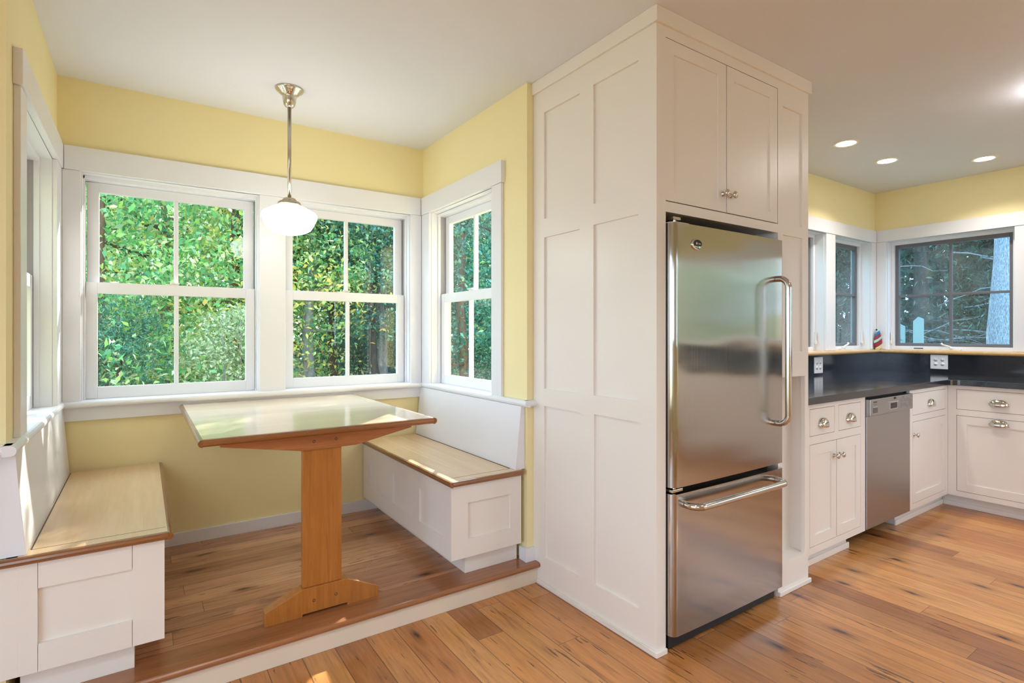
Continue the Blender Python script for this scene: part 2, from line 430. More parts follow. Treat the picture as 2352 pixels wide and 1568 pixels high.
# ------------------------------------------------------------------ room shell
T = 0.15
def wall_with_holes(name, plane, pos, out, a0, a1, z0, z1, holes, mat='wall'):
    """plane 'y' or 'x'; slab from pos to pos+out*T; holes in (a, z)"""
    mb = MB()
    As = sorted({a0, a1, *[x for h in holes for x in h[:2]]}); Zs = sorted({z0, z1, *[x for h in holes for x in h[2:]]})
    solid = lambda i, j: not any(h[0] < (As[i]+As[i+1])/2 < h[1] and h[2] < (Zs[j]+Zs[j+1])/2 < h[3] for h in holes)
    nA, nZ = len(As)-1, len(Zs)-1
    p0, p1 = pos, pos+out*T
    P = (lambda a, d, z: (a, d, z)) if plane == 'y' else (lambda a, d, z: (d, a, z))
    for i in range(nA):
        for j in range(nZ):
            if not solid(i, j): continue
            a, b, c, d = As[i], As[i+1], Zs[j], Zs[j+1]
            for p in (p0, p1): mb.add([P(a,p,c), P(b,p,c), P(b,p,d), P(a,p,d)], [(0,1,2,3)])
            if i == 0 or not solid(i-1, j): mb.add([P(a,p0,c), P(a,p1,c), P(a,p1,d), P(a,p0,d)], [(0,1,2,3)])
            if i == nA-1 or not solid(i+1, j): mb.add([P(b,p0,c), P(b,p1,c), P(b,p1,d), P(b,p0,d)], [(0,1,2,3)])
            if j == 0 or not solid(i, j-1): mb.add([P(a,p0,c), P(b,p0,c), P(b,p1,c), P(a,p1,c)], [(0,1,2,3)])
            if j == nZ-1 or not solid(i, j+1): mb.add([P(a,p0,d), P(b,p0,d), P(b,p1,d), P(a,p1,d)], [(0,1,2,3)])
    return S(mb, name, mat)

W1 = (-0.262, 0.578, 0.935, 2.118); W2 = (0.724, 1.549, 0.935, 2.118)
WR = (2.604, 3.413, 0.935, 2.118); WL = (2.54, 3.36, 0.935, 2.118)
K1 = (4.035, 4.72, 1.135, 2.125); K2 = (4.876, 5.564, 1.135, 2.125); K3 = (1.297, 2.185, 1.135, 2.127); K4 = (-2.05, 0.30, 1.135, 2.127)

S(MB().box(XW-T, KX+T, YR-T, 2.25, -0.05, 0), 'floor', 'floor')
S(MB().box(XL, XR, 2.385, YB, 0.02, PF), 'floor_nook', 'floor2')
S(MB().box(XW-T, KX+T, YR-T, YF+T, H, H+0.1).box(XL-T, XR+T, YF+T, YB+T, H, H+0.1), 'ceiling', 'ceil')
wall_with_holes('wall_back', 'y', YB, 1, XL-T, XR+T, -0.1, H, [W1, W2])
wall_with_holes('wall_nook_left', 'x', XL, -1, 2.312, YB, -0.1, H, [WL])
wall_with_holes('wall_nook_right', 'x', XR, 1, YF, YB, -0.1, H, [WR])
wall_with_holes('wall_kitchen_back', 'y', YF, 1, XR+T, KX, -0.05, H, [K1, K2])
wall_with_holes('wall_right', 'x', KX, 1, YR-T, YF+T, -0.05, H, [K3, K4])
wall_with_holes('wall_front', 'y', 2.312, 1, XW, XL-T, -0.05, H, [])
wall_with_holes('wall_left', 'x', XW, -1, YR-T, YF+T, -0.05, H, [(-2.0, 1.2, 0.25, 2.35)])
wall_with_holes('wall_rear', 'y', YR, -1, XW, KX, -0.05, H, [(-2.7, -0.7, 1.14, 2.15), (2.9, 5.5, 1.0, 2.3)])

def bullnose(y0, y1, z0, z1, n=6):
    """outline in (d, z) with a rounded front at d=y0"""
    r = (z1-z0)/2; zc = (z0+z1)/2
    pts = [(y1, z0)]
    for k in range(n+1):
        a = -pi/2 - pi*k/n; pts.append((y0+r*0.9+cos(a)*r*0.9, zc+sin(a)*r))
    pts.append((y1, z1)); return pts

# step up to the nook: riser and nosing board
S(MB().box(XL-0.1, 1.69, 2.245, 2.27, 0, 0.082).box(XL-0.1, XR+0.03, 2.27, 2.385, 0.0, 0.078), 'trim_1', 'dusty', 0.0015)
S(MB().prism(bullnose(2.222, 2.385, 0.082, PF+0.0005), 'x', XL-0.1, 1.69), 'trim_2', 'nose')
# baseboards
S(MB().box(XL, XR, YB-0.014, YB, PF, PF+0.07), 'baseboard_back', 'trim', 0.002)
S(MB().box(1.628, 1.70, 2.262, YF, PF, PF+0.068).box(1.63, XR, YF, 2.33, PF, PF+0.068), 'baseboard_right', 'trim', 0.002)
S(MB().box(XW, XL-0.1, 2.296, 2.312, 0, 0.09), 'baseboard_left', 'trim', 0.002)

# window casings in the nook
cz = 0.94
S(MB().box(-0.337, W1[0], YB-0.02, YB, cz, 2.118).box(W1[1], W2[0], YB-0.02, YB, cz, 2.118).box(W2[1], XR-0.02, YB-0.02, YB, cz, 2.118)
  .box(XL+0.028, XR-0.028, YB-0.026, YB, 2.1185, 2.24), 'trim_3', 'trim', 0.0025)
S(MB().box(XR-0.02, XR, 2.502, WR[0], cz, 2.118).box(XR-0.02, XR, WR[1], YB-0.02, cz, 2.118)
  .box(XR-0.027, XR, 2.490, YB-0.026, 2.1185, 2.24), 'trim_4', 'trim', 0.0025)
S(MB().box(XL, XL+0.02, 2.425, WL[0], cz, 2.118).box(XL, XL+0.02, WL[1], YB-0.02, cz, 2.118)
  .box(XL, XL+0.027, 2.413, YB-0.026, 2.1185, 2.24), 'trim_5', 'trim', 0.0025)
# stools (window sills) with rounded nosing, and the apron under the back one
S(MB().prism(bullnose(3.500, YB+0.07, 0.908, 0.941), 'x', XL+0.001, XR-0.001), 'trim_6', 'trim')
S(MB().box(XL, XR, YB-0.017, YB, 0.840, 0.909), 'trim_7', 'trim', 0.002)
def side_stool(name, sx, X0, win):
    mb = MB()
    d0, d1 = 0.034, -0.07       # nosing reach into room, depth behind wall face
    pts = [(X0 + sx*a, z) for a, z in bullnose(-0.034, 0.0, 0.908, 0.941)]
    mb.prism(pts, 'y', YF-0.034, 3.512)
    mb.box(X0, X0+sx*0.07, win[0]+0.001, win[1]-0.001, 0.908, 0.941)
    # return round the end of the wall
    ret = [(YF+a, z) for a, z in bullnose(-0.034, 0.0 if sx > 0 else 0.0265, 0.908, 0.941)]
    mb.prism(ret, 'x', X0-sx*0.02, X0+(0.045 if sx > 0 else -0.12))
    return S(mb, name, 'trim')
side_stool('trim_8', 1, XR, WR); side_stool('trim_9', -1, XL, WL)
# kitchen casings
S(MB().box(K1[0]-0.09, K1[0], YF-0.02, YF, 1.14, 2.125).box(K1[1], K2[0], YF-0.02, YF, 1.14, 2.125).box(K2[1], KX-0.02, YF-0.02, YF, 1.14, 2.125)
  .box(K1[0]-0.1, KX-0.025, YF-0.025, YF, 2.1255, 2.236), 'trim_10', 'trim', 0.0025)
S(MB().box(KX-0.02, KX, K3[1], YF-0.02, 1.14, 2.127).box(KX-0.02, KX, K3[0]-0.14, K3[0], 1.14, 2.127)
  .box(KX-0.02, KX, 0.30, 0.42, 1.14, 2.127).box(KX-0.025, KX, -2.2, YF-0.025, 2.1275, 2.236), 'trim_11', 'trim', 0.0025)
# kitchen wooden sill, two runs
sb = [(YF-0.07+0.07+a, z) for a, z in bullnose(-0.072, 0.07, 1.106, 1.139)]
S(MB().prism([(KX+p, z) for p, z in bullnose(-0.072, 0.0, 1.106, 1.139)], 'y', -2.85, YF-0.03).box(KX, KX+0.07, K3[0]+.001, K3[1]-.001, 1.106, 1.139).box(KX, KX+0.07, K4[0]+.001, K4[1]-.001, 1.106, 1.139), 'trim_12', 'sillwood')
S(MB().prism([(YF+p, z) for p, z in bullnose(-0.072, 0.0, 1.106, 1.139)], 'x', 2.853, KX-0.03)
  .box(K1[0]+.001, K1[1]-.001, YF, YF+0.07, 1.106, 1.139).box(K2[0]+.001, K2[1]-.001, YF, YF+0.07, 1.106, 1.139), 'trim_13', 'sillwood')

# ------------------------------------------------------------------ windows
class Frame:
    """maps (a, d, z): a along the wall, d outward depth, to the world"""
    def __init__(self, plane, pos, out): self.plane, self.pos, self.out = plane, pos, out
    def box(self, mb, a0, a1, d0, d1, z0, z1):
        e0, e1 = self.pos+self.out*d0, self.pos+self.out*d1
        if self.plane == 'y': mb.box(a0, a1, e0, e1, z0, z1)
        else: mb.box(e0, e1, a0, a1, z0, z1)
        return mb
    def pt(self, a, d, z):
        e = self.pos+self.out*d
        return (a, e, z) if self.plane == 'y' else (e, a, z)

def sash(fr, root, a0, a1, z0, z1, d0, d1, st, rt, rb, mt, mat='trim', glass='glass', hbar=None, vbar=True, name='sash'):
    mb = MB()
    fr.box(mb, a0, a0+st, d0, d1, z0, z1); fr.box(mb, a1-st, a1, d0, d1, z0, z1)
    fr.box(mb, a0+st, a1-st, d0, d1, z0, z0+rb); fr.box(mb, a0+st, a1-st, d0, d1, z1-rt, z1)
    s = mb.build(name, mat, root, 0.002)
    c = (a0+a1)/2
    if vbar:
        m2 = MB(); fr.box(m2, c-mt/2, c+mt/2, d0+0.003, d1-0.003, z0+rb, z1-rt)
        m2.build('muntin', mat, s, 0.002)
    if hbar:
        m2 = MB(); fr.box(m2, a0+st, a1-st, d0+0.004, d1-0.004, hbar-mt/2, hbar+mt/2); m2.build('muntin', mat, s, 0.002)
    g = MB(); dm = (d0+d1)/2; fr.box(g, a0+st-0.005, a1-st+0.005, dm-0.002, dm+0.002, z0+rb-0.005, z1-rt+0.005)
    g.build('glass_pane', glass, s)
    return s

def double_hung(n, plane, pos, out, hole):
    a0, a1, z0, z1 = hole
    fr = Frame(plane, pos, out)
    root = struct_root('window_%d' % n, fr.pt((a0+a1)/2, 0.07, z0))
    mb = MB()
    t = 0.004
    fr.box(mb, a0, a0+t, -0.001, T, z0, z1); fr.box(mb, a1-t, a1, -0.001, T, z0, z1); fr.box(mb, a0, a1, -0.001, T, z1-t, z1)
    # stops
    for x0, x1 in ((a0+t, a0+0.012), (a1-0.012, a1-t)): fr.box(mb, x0, x1, 0.045, 0.066, 0.941, z1-t)
    fr.box(mb, a0+t, a1-t, 0.045, T, z1-0.022, z1-t)
    fr.box(mb, a0, a1, 0.0705, T+0.02, z0-0.03, 0.941)      # outer sill
    mb.build('window_frame', 'trim', root, 0.0015)
    tr = MB()
    for x0, x1 in ((a0+t, a0+0.010), (a1-0.010, a1-t)): fr.box(tr, x0, x1, 0.067, T-0.01, 0.95, z1-0.022)
    tr.build('jamb_track', 'track', root)
    sash(fr, root, a0+0.013, a1-0.013, 0.9425, 1.558, 0.068, 0.100, 0.050, 0.058, 0.060, 0.022)
    sash(fr, root, a0+0.016, a1-0.016, 1.505, z1-0.024, 0.103, 0.135, 0.052, 0.050, 0.050, 0.022)
    # lock on the meeting rail
    lk = MB(); c = (a0+a1)/2-0.02
    fr.box(lk, c-0.03, c+0.03, 0.072, 0.098, 1.5585, 1.566); fr.box(lk, c-0.008, c+0.016, 0.075, 0.095, 1.566, 1.578); fr.box(lk, c+0.010, c+0.034, 0.06, 0.075, 1.566, 1.573)
    lk.build('sash_lock', 'white', root, 0.002)
    return root
double_hung(1, 'y', YB, 1, W1); double_hung(2, 'y', YB, 1, W2); double_hung(3, 'x', XR, 1, WR); double_hung(4, 'x', XL, -1, WL)

def casement(n, plane, pos, out, hole, hb, vbar, crank_a, latches):
    a0, a1, z0, z1 = hole; fr = Frame(plane, pos, out)
    root = struct_root('window_%d' % n, fr.pt((a0+a1)/2, 0.07, z0)); mb = MB()
    t = 0.004
    fr.box(mb, a0, a0+t, -0.001, T, z0, z1); fr.box(mb, a1-t, a1, -0.001, T, z0, z1); fr.box(mb, a0, a1, -0.001, T, z1-t, z1)
    w = 0.03
    fr.box(mb, a0+t, a0+w, 0.072, T, 1.139, z1-t); fr.box(mb, a1-w, a1-t, 0.072, T, 1.139, z1-t)
    fr.box(mb, a0+w, a1-w, 0.072, T, z1-w, z1-t); fr.box(mb, a0+w, a1-w, 0.072, T, z0, 1.139+0.032)
    mb.build('window_frame', 'trim', root, 0.0015)
    sash(fr, root, a0+w+0.001, a1-w-0.001, 1.172, z1-w-0.001, 0.098, 0.135, 0.026, 0.03, 0.026, 0.02, 'sash', 'kglass', hb, vbar, 'sash')
    # crank operator
    ck = MB(); q = lambda da, d, z: fr.pt(crank_a+da, d, z)
    fr.box(ck, crank_a-0.075, crank_a+0.06, 0.050, 0.0715, 1.1395, 1.151)
    ck.lathe([(0.014, 0), (0.014, 0.012), (0.008, 0.018)], q(-0.01, 0.058, 1.151), 'z', 16)
    ck.tube([q(-0.01, 0.058, 1.165), q(0.02, 0.054, 1.178), q(0.05, 0.05, 1.186), q(0.062, 0.05, 1.200)], [0.007, 0.006, 0.006, 0.009], 10)
    ck.build('crank_handle', 'white', root)
    for la in latches:
        lm = MB(); fr.box(lm, la-0.004, la+0.004, 0.052, 0.0715, 1.20, 1.30); fr.box(lm, la-0.008, la+0.008, 0.048, 0.060, 1.19, 1.222)
        lm.build('latch_lever', 'white', root, 0.002)
    return root
casement(5, 'y', YF, 1, K1, 1.64, False, 4.38, (4.70,)); casement(6, 'y', YF, 1, K2, 1.64, False, 5.20, (5.545,))
casement(7, 'x', KX, 1, K3, 1.625, True, 1.73, (2.172,))
# label sticker slot on the frame of the big kitchen window
MB().box(KX+0.0705, KX+0.072, 1.93, 2.00, 1.148, 1.156).build('ventilation_slot', 'darkgrey', bpy.data.objects['window_7'])

# unseen rear and left windows, added to let sky light in: plain frames
n = 8
for a0, a1 in ((-2.7, -0.7), (2.9, 5.5)):
    fr = Frame('y', YR, -1); root = struct_root('window_%d' % n, ((a0+a1)/2, YR, 1.14)); n += 1
    mb = MB(); w = 0.05; z0, z1 = (1.14, 2.15) if a0 < 0 else (1.0, 2.3)
    for x0, x1 in ((a0, a0+w), (a1-w, a1), ((a0+a1)/2-0.04, (a0+a1)/2+0.04)): fr.box(mb, x0, x1, 0.05, 0.12, z0, z1)
    fr.box(mb, a0+w, a1-w, 0.05, 0.12, z0, z0+w); fr.box(mb, a0+w, a1-w, 0.05, 0.12, z1-w, z1)
    mb.build('window_frame', 'trim', root)
    c = MB(); fr.box(c, a0-0.1, a1+0.05, -0.02, 0, z1, z1+0.11); c.build('casing', 'trim', root)
fr = Frame('x', KX, 1); root = struct_root('window_10', (KX, -0.87, 1.135)); mb = MB(); z0, z1 = 1.139, 2.127
for x0, x1 in ((-2.05, -2.0), (0.25, 0.30), (-0.92, -0.83)): fr.box(mb, x0, x1, 0.05, 0.12, z0, z1)
fr.box(mb, -2.0, 0.25, 0.05, 0.12, z0, z0+0.05); fr.box(mb, -2.0, 0.25, 0.05, 0.12, z1-0.05, z1); mb.build('window_frame', 'trim', root)
fr = Frame('x', XW, -1)
root = struct_root('window_11', (XW, -0.4, 0.25)); mb = MB()
for x0, x1 in ((-2.0, -1.93), (1.13, 1.2), (-0.44, -0.36)): fr.box(mb, x0, x1, 0.05, 0.12, 0.25, 2.35)
fr.box(mb, -1.93, 1.13, 0.05, 0.12, 0.25, 0.32); fr.box(mb, -1.93, 1.13, 0.05, 0.12, 2.28, 2.35); mb.build('window_frame', 'trim', root)

# ------------------------------------------------------------------ benches
def bench(sx, X0, lab, cat='bench'):
    """sx=+1: bench on the right wall (seat edge towards -x); X0 = wall face"""
    # distances from the wall face into the room
    e_nose, e_box, e_toe = (0.455, 0.437, 0.34) if sx > 0 else (0.448, 0.421, 0.333)
    bb, bt = (0.062, 0.027) if sx > 0 else (0.050, 0.024)
    X = lambda d: X0 - sx*d
    yb = YB-0.016
    root = thing('built_in_bench', lab, cat, (X(0.22), 2.9, PF))
    MB().box(X(0.03), X(e_toe), 2.335, yb, PF, 0.2025).build('toe_kick', 'cab', root, 0.0015)
    # box: end face towards the room, long face towards the table
    y0 = 2.295; zb, zt = 0.2025, 0.556; hh = zt-zb
    bx = MB(); w = e_box-0.03
    if sx > 0:
        bx.panelled((X(e_box), y0, zb), (1,0,0), (0,0,1), (0,-1,0), w, hh, [(0.092, 0.087, 0.339, 0.264)], 0.012)
        L = yb-y0
        ys = [(2.386, 2.659), (2.764, 3.036), (3.137, 3.412)]
        bx.panelled((X(e_box), y0+L, zb), (0,-1,0), (0,0,1), (-1,0,0), L-0.0203, hh, [(yb-b, 0.087, yb-a, 0.264) for a, b in ys], 0.010)
    else:
        bx.panelled((X(0.03), y0, zb), (1,0,0), (0,0,1), (0,-1,0), w, hh, [(0.0476, 0.0, 0.049, hh), (0.049, 0.089, 0.296, 0.268), (0.296, 0.0, 0.2974, hh)], 0.012, 0.016)
        L = yb-y0
        ys = [(2.386, 2.659), (2.764, 3.036), (3.137, 3.412)]
        bx.panelled((X(e_box), y0+0.0203, zb), (0,1,0), (0,0,1), (1,0,0), L-0.0203, hh, [(a-y0-0.0203, 0.087, b-y0-0.0203, 0.264) for a, b in ys], 0.010)
    if sx < 0: bx.box(X0-0.12, X(0.0299), y0, 2.3115, zb, zt)
    bx.box(X(0.03), X(e_box-0.0204), y0+0.0204, yb, zb+0.0005, zt-0.001)
    bx.build('seat_box', 'cab', root)
    # seat: pale boards inside a rounded edge strip
    zt2 = 0.583; strip = 0.018; lip = 0.06
    MB().box(X(0.03), X(e_nose-strip), 2.272+strip, yb, zt, zt2).build('seat_board', 'seat', root)
    # groove lines of the lifting lid
    g = MB(); lx = X(bb+0.006)
    g.box(lx-0.002, lx+0.002, 2.345, yb-0.02, zt2, zt2+0.0012)
    g.box(X(bb+0.006), X(e_nose-0.022), 2.343, 2.345, zt2, zt2+0.0004)
    g.build('lid_joint', 'darkgrey', root)
    if sx > 0:
        g2 = MB()
        for d in (0.20, 0.315): g2.box(X(d)-0.0012, X(d)+0.0012, 2.345, yb-0.02, zt2, zt2+0.0003)
        g2.build('board_joint', M['seatline'], root)
    es = MB(); pts = bullnose(0, strip, zt, zt2)
    es.prism([(2.272+a if False else 2.272+a, z) for a, z in pts], 'x', X(0.03) if sx > 0 else X0-0.12, X(e_nose-strip))
    es.build('front_edge', 'edge', root)
    e2 = MB(); e2.prism([(X(e_nose)+sx*a, z) for a, z in pts], 'y', 2.274, yb); e2.build('side_edge', 'edgey', root)
    # leaning backrest under the window stool
    br = MB(); z0, z1 = zt2, 0.908
    br.prism([(X(0.002), z0), (X(bb), z0), (X(bt), z1), (X(0.002), z1)], 'y', 2.300, yb+0.0)
    if sx < 0: br.box(X0-0.12, X(0.002), 2.300, 2.3115, z0, z1); es2 = 1
    br.build('backrest', 'trim', root, 0.0015)
    return root
M['seatline'] = plain('light_joint', (240, 222, 190), 0.4)
bench(-1, XL, 'white built-in bench with a wooden seat under the left window, cut by the picture edge')
bench(1, XR, 'white built-in bench with a wooden seat between the table and the tall cabinet')

# ------------------------------------------------------------------ table
tb = thing('dining_table', 'trestle dining table with pale glossy top between the two built-in benches', 'table', (0.64, 2.9, PF))
x0, x1, y0, y1, z0, z1 = 0.168, 1.146, 2.308, 3.532, 0.863, 0.892
MB().box(x0+0.016, x1-0.016, y0+0.016, y1, z0, z1).build('tabletop', 'ttop', tb)
pts = bullnose(0, 0.016, z0, z1)
MB().prism([(y0+a, z) for a, z in pts], 'x', x0+0.016, x1-0.016, False).build('edge_strip', 'edge', tb)
MB().prism([(x0+a, z) for a, z in pts], 'y', y0+0.002, y1, False).build('edge_strip', 'edgey', tb)
MB().prism([(x1-a, z) for a, z in pts], 'y', y0+0.002, y1, False).build('edge_strip', 'edgey', tb)
# support beam, column, foot
MB().prism([(0.244, 0.850), (0.545, 0.799), (0.772, 0.799), (1.035, 0.851), (1.035, 0.863), (0.244, 0.863)], 'y', 2.352, 2.400).build('support_beam', 'beam', tb, 0.002)
MB().box(0.552, 0.714, 2.364, 2.392, 0.2215, 0.7992).build('column', 'col', tb, 0.002)
ft = MB(); zf = PF
ft.prism([(0.404, zf), (0.549, zf), (0.549, zf+0.010), (0.736, zf+0.010), (0.736, zf), (0.876, zf), (0.876, zf+0.048), (0.738, 0.2215), (0.549, 0.2215), (0.404, zf+0.056)], 'y', 2.353, 2.408)
ft.build('foot', 'col', tb, 0.002)
for bx_, bz, yy in ((0.595, 0.834, 2.352), (0.687, 0.835, 2.352), (0.595, 0.166, 2.353), (0.687, 0.168, 2.353)):
    MB().lathe([(0.0062, 0.002), (0.0062, -0.0004), (0.004, -0.0008), (0.0035, 0.001)], (bx_, yy, bz), 'y', 14).build('bolt', 'darkgrey', tb)
# long stretcher under the top to the wall cleat
MB().box(0.60, 0.665, 2.402, 3.50, 0.815, 0.862).build('stretcher', 'beam', tb, 0.002)
MB().box(0.45, 0.82, 3.500, 3.532, 0.80, 0.862).build('wall_cleat', 'beam', tb, 0.002)

# ------------------------------------------------------------------ pendant lamp
px, py = 0.647, 3.061
pl = thing('pendant_lamp', 'schoolhouse pendant lamp with a lit white globe hanging over the table', 'lamp', (px, py, H))
MB().lathe([(0.0005, 0), (0.071, 0), (0.072, -0.004), (0.069, -0.010), (0.060, -0.013), (0.057, -0.020), (0.050, -0.023), (0.047, -0.030), (0.038, -0.034),
            (0.036, -0.045), (0.032, -0.072), (0.027, -0.088), (0.019, -0.097), (0.012, -0.100), (0.0005, -0.100)], (px, py, H), 'z', 48).build('canopy', 'chrome', pl)
MB().lathe([(0.0005, -0.098), (0.0098, -0.098), (0.0098, -0.585), (0.0005, -0.585)], (px, py, H), 'z', 24).build('rod', 'nickel', pl)
MB().lathe([(0.0005, 2.012), (0.016, 2.012), (0.030, 2.006), (0.036, 1.998), (0.037, 1.992), (0.052, 1.988), (0.058, 1.982), (0.059, 1.966), (0.056, 1.966), (0.05, 1.975), (0.0005, 1.98)],
           (px, py, 0), 'z', 48).build('shade_fitter', 'nickel', pl)
prof = [(0.053, 1.975), (0.056, 1.968), (0.075, 1.962), (0.094, 1.952), (0.108, 1.943), (0.122, 1.936), (0.133, 1.929), (0.139, 1.921), (0.1405, 1.912),
        (0.138, 1.900), (0.131, 1.884), (0.122, 1.866), (0.114, 1.852), (0.107, 1.842), (0.094, 1.833), (0.074, 1.824), (0.050, 1.8175), (0.025, 1.814), (0.001, 1.813)]
MB().lathe(prof, (px, py, 0), 'z', 64).build('globe', 'globe', pl)
def lamp(name, kind, loc, energy, col, parent=None, **k):
    d = bpy.data.lights.new(name, kind); d.energy = energy; d.color = col
    for a, v in k.items(): setattr(d, a, v)
    o = bpy.data.objects.new(name, d); COL.objects.link(o); o.location = loc
    if parent: o.parent = parent; o.matrix_parent_inverse = parent_inv(parent)
    return o

# ------------------------------------------------------------------ recessed ceiling lights
def downlight(x, y, label, energy=4.0, group='recessed downlights in the kitchen ceiling', col=(1.0, 0.94, 0.86)):
    r = thing('recessed_light', label, 'ceiling light', (x, y, H), group)
    MB().lathe([(0.062, 0.0), (0.060, -0.004), (0.079, -0.005), (0.086, -0.0015), (0.086, 0.0)], (x, y, H), 'z', 40).build('trim_ring', 'white', r)
    MB().lathe([(0.001, -0.002), (0.0595, -0.002), (0.0595, -0.0005), (0.001, -0.0005)], (x, y, H), 'z', 40).build('lens', 'lens', r)
    lamp('bulb', 'AREA', (x, y, H-0.006), energy, col, r, shape='DISK', size=0.11, spread=radians(125))
downlight(3.987, 1.785, 'lit round recessed ceiling light nearest the tall cabinet')
downlight(4.646, 1.792, 'lit round recessed ceiling light, middle of the three in the kitchen ceiling')
downlight(5.189, 1.360, 'lit round recessed ceiling light farthest right, above the corner counter')
for x, y, w in ((0.3, 0.2, 'left of'), (2.2, -0.4, 'behind'), (3.9, -0.9, 'right of')):  # unseen downlights added to give the cabinet fronts cool fill light
    downlight(x, y, 'added recessed fill light %s the camera, unseen' % w, 8.0, 'added fill lights behind the camera', (0.93, 0.96, 1.0))

# ceiling lamp just right of the picture, its glow shows on the ceiling
cl = thing('ceiling_lamp', 'white globe ceiling lamp beyond the right picture edge, its glow on the ceiling', 'lamp', (3.95, 0.68, H))
MB().lathe([(0.0005, 0), (0.07, 0), (0.068, -0.012), (0.055, -0.02), (0.0005, -0.02)], (3.95, 0.68, H), 'z', 32).build('canopy', 'chrome', cl)
MB().lathe([(0.05, -0.02), (0.11, -0.045), (0.13, -0.085), (0.10, -0.14), (0.05, -0.165), (0.001, -0.17)], (3.95, 0.68, H), 'z', 40).build('globe', 'globe', cl)

# ------------------------------------------------------------------ knobs and pulls
def knob(p, d, parent, oval=1.0):
    MB().lathe([(0.0005, -0.001), (0.0115, -0.001), (0.0115, 0.002), (0.006, 0.006), (0.0055, 0.015), (0.008, 0.018), (0.0155, 0.021), (0.0165, 0.025), (0.0135, 0.030), (0.006, 0.0325), (0.0005, 0.033)],
               p, d, 24).build('knob', 'chrome', parent)
def cup_pull(p, d, w, parent):
    """bin pull; d = outward direction Vector, w = half width"""
    d = Vector(d); u = Vector((0,0,1)).cross(d).normalized(); up = Vector((0,0,1)); c = Vector(p)
    mb = MB(); n1, n2 = 20, 8; v = []; f = []
    for i in range(n1+1):
        t = -1 + 2*i/n1
        prof_ = max(0.0, 1-abs(t)**3.0)**(1/2.0)
        for j in range(n2+1):
            a = (pi/2)*j/n2 * 1.15
            out = 0.0015 + 0.026*prof_*sin(min(a, pi/2)); h = 0.040*prof_*cos(a) - 0.018
            v.append(c + u*(t*w) + d*out + up*(h+0.002))
    m = n2+1
    for i in range(n1):
        for j in range(n2): f.append((i*m+j, (i+1)*m+j, (i+1)*m+j+1, i*m+j+1))
    mb.add(v, f, True)
    for s in (-1, 1):
        mb.lathe([(0.0005, 0.0), (0.008, 0.0), (0.008, 0.002), (0.0005, 0.003)], c + u*(s*w*0.94) + up*(-0.012), d, 12)
    o = mb.build('cup_pull', 'chrome', parent)
    s = o.modifiers.new('solid', 'SOLIDIFY'); s.thickness = 0.0022; s.offset = 0
    return o

# ------------------------------------------------------------------ tall cabinet round the refrigerator
CX0, CX1, CY0 = 1.690, 2.853, 1.460
tc = thing('tall_cabinet', 'tall white panelled cabinet housing the steel refrigerator', 'cabinet', (2.27, 1.87, 0))
yb = YF-0.002
holes = [(yb-b, c, yb-a, d) for (a, b, c, d) in ((1.921, 2.192, 1.871, 2.412), (1.556, 1.826, 1.875, 2.416), (1.921, 2.192, 1.006, 1.776), (1.556, 1.826, 1.007, 1.780),
         (1.919, 2.190, 0.146, 0.918), (1.553, 1.822, 0.149, 0.922))]
MB().panelled((CX0, yb, 0), (0,-1,0), (0,0,1), (-1,0,0), yb-CY0-0.02, 2.588, holes, 0.012, 0.02).build('side_panel', 'cab', tc)
# face frame: left stile, head frame over the opening, right strip with sunk panels and an open niche
ff = MB()
ff.box(CX0, 1.745, CY0, CY0+0.02, 0, 2.588)
ff.box(1.745, 2.568, CY0, CY0+0.02, 1.780, 1.822)
ff.box(1.745, 2.568, CY0, CY0+0.02, 2.485, 2.588)
N0 = 2.598
us = [0, N0-2.568, 2.613-2.568, 2.795-2.568, 2.820-2.568, CX1-2.568]
vs2 = [0, 0.155, 1.070, 1.197, 1.775, 1.831, 2.410, 2.588]
ff.box(2.568, N0, CY0, CY0+0.02, 0, 1.070); ff.box(2.820, CX1, CY0, CY0+0.02, 0, 1.070); ff.box(N0, 2.820, CY0, CY0+0.02, 0, 0.155)
ff.panelled((2.568, CY0, 1.070), (1,0,0), (0,0,1), (0,-1,0), CX1-2.568, 2.588-1.070, [(0.045, 0.127, 0.227, 0.705), (0.045, 0.761, 0.227, 1.340)], 0.010, 0.02)
ff.build('face_frame', 'cab', tc)
car = MB()
car.box(CX1-0.012, CX1, CY0+0.0202, yb, 0, 2.588)                    # right outer side
car.box(2.568, 2.584, CY0+0.0202, yb, 0, 2.588)                      # inner upright beside the fridge
car.box(CX0+0.0202, 2.567, CY0+0.0202, yb, 1.785, 1.800)             # shelf over the fridge
car.box(2.585, CX1-0.0122, 1.548, 1.556, 0.0, 2.588)                 # niche back
car.box(2.585, CX1-0.0122, CY0+0.0202, 1.548, 1.085, 1.098)          # niche top
car.box(2.585, CX1-0.0122, CY0+0.0202, 1.548, 0.135, 0.155)          # niche floor
car.box(CX0+0.0202, 2.567, 1.60, 1.61, 1.801, 2.588)
car.build('carcass', 'cab', tc)
cr = MB()
cr.box(CX0-0.012, CX0, CY0, yb, 2.527, 2.5895); cr.box(CX0-0.012, CX1+0.014, CY0-0.012, CY0, 2.527, 2.5895); cr.box(CX1, CX1+0.014, CY0, yb, 2.527, 2.5895)
cr.build('crown_board', 'cab', tc, 0.0015)
bs = MB()
bs.box(CX0-0.011, CX0, CY0, 2.243, 0, 0.022); bs.box(CX0-0.011, 1.745, CY0-0.011, CY0, 0, 0.022); bs.build('shoe_moulding', 'cab', tc, 0.003)
MB().box(2.570, CX1+0.012, CY0-0.012, CY0, 0, 0.022).build('shoe_moulding', 'cab', tc, 0.003)
MB()
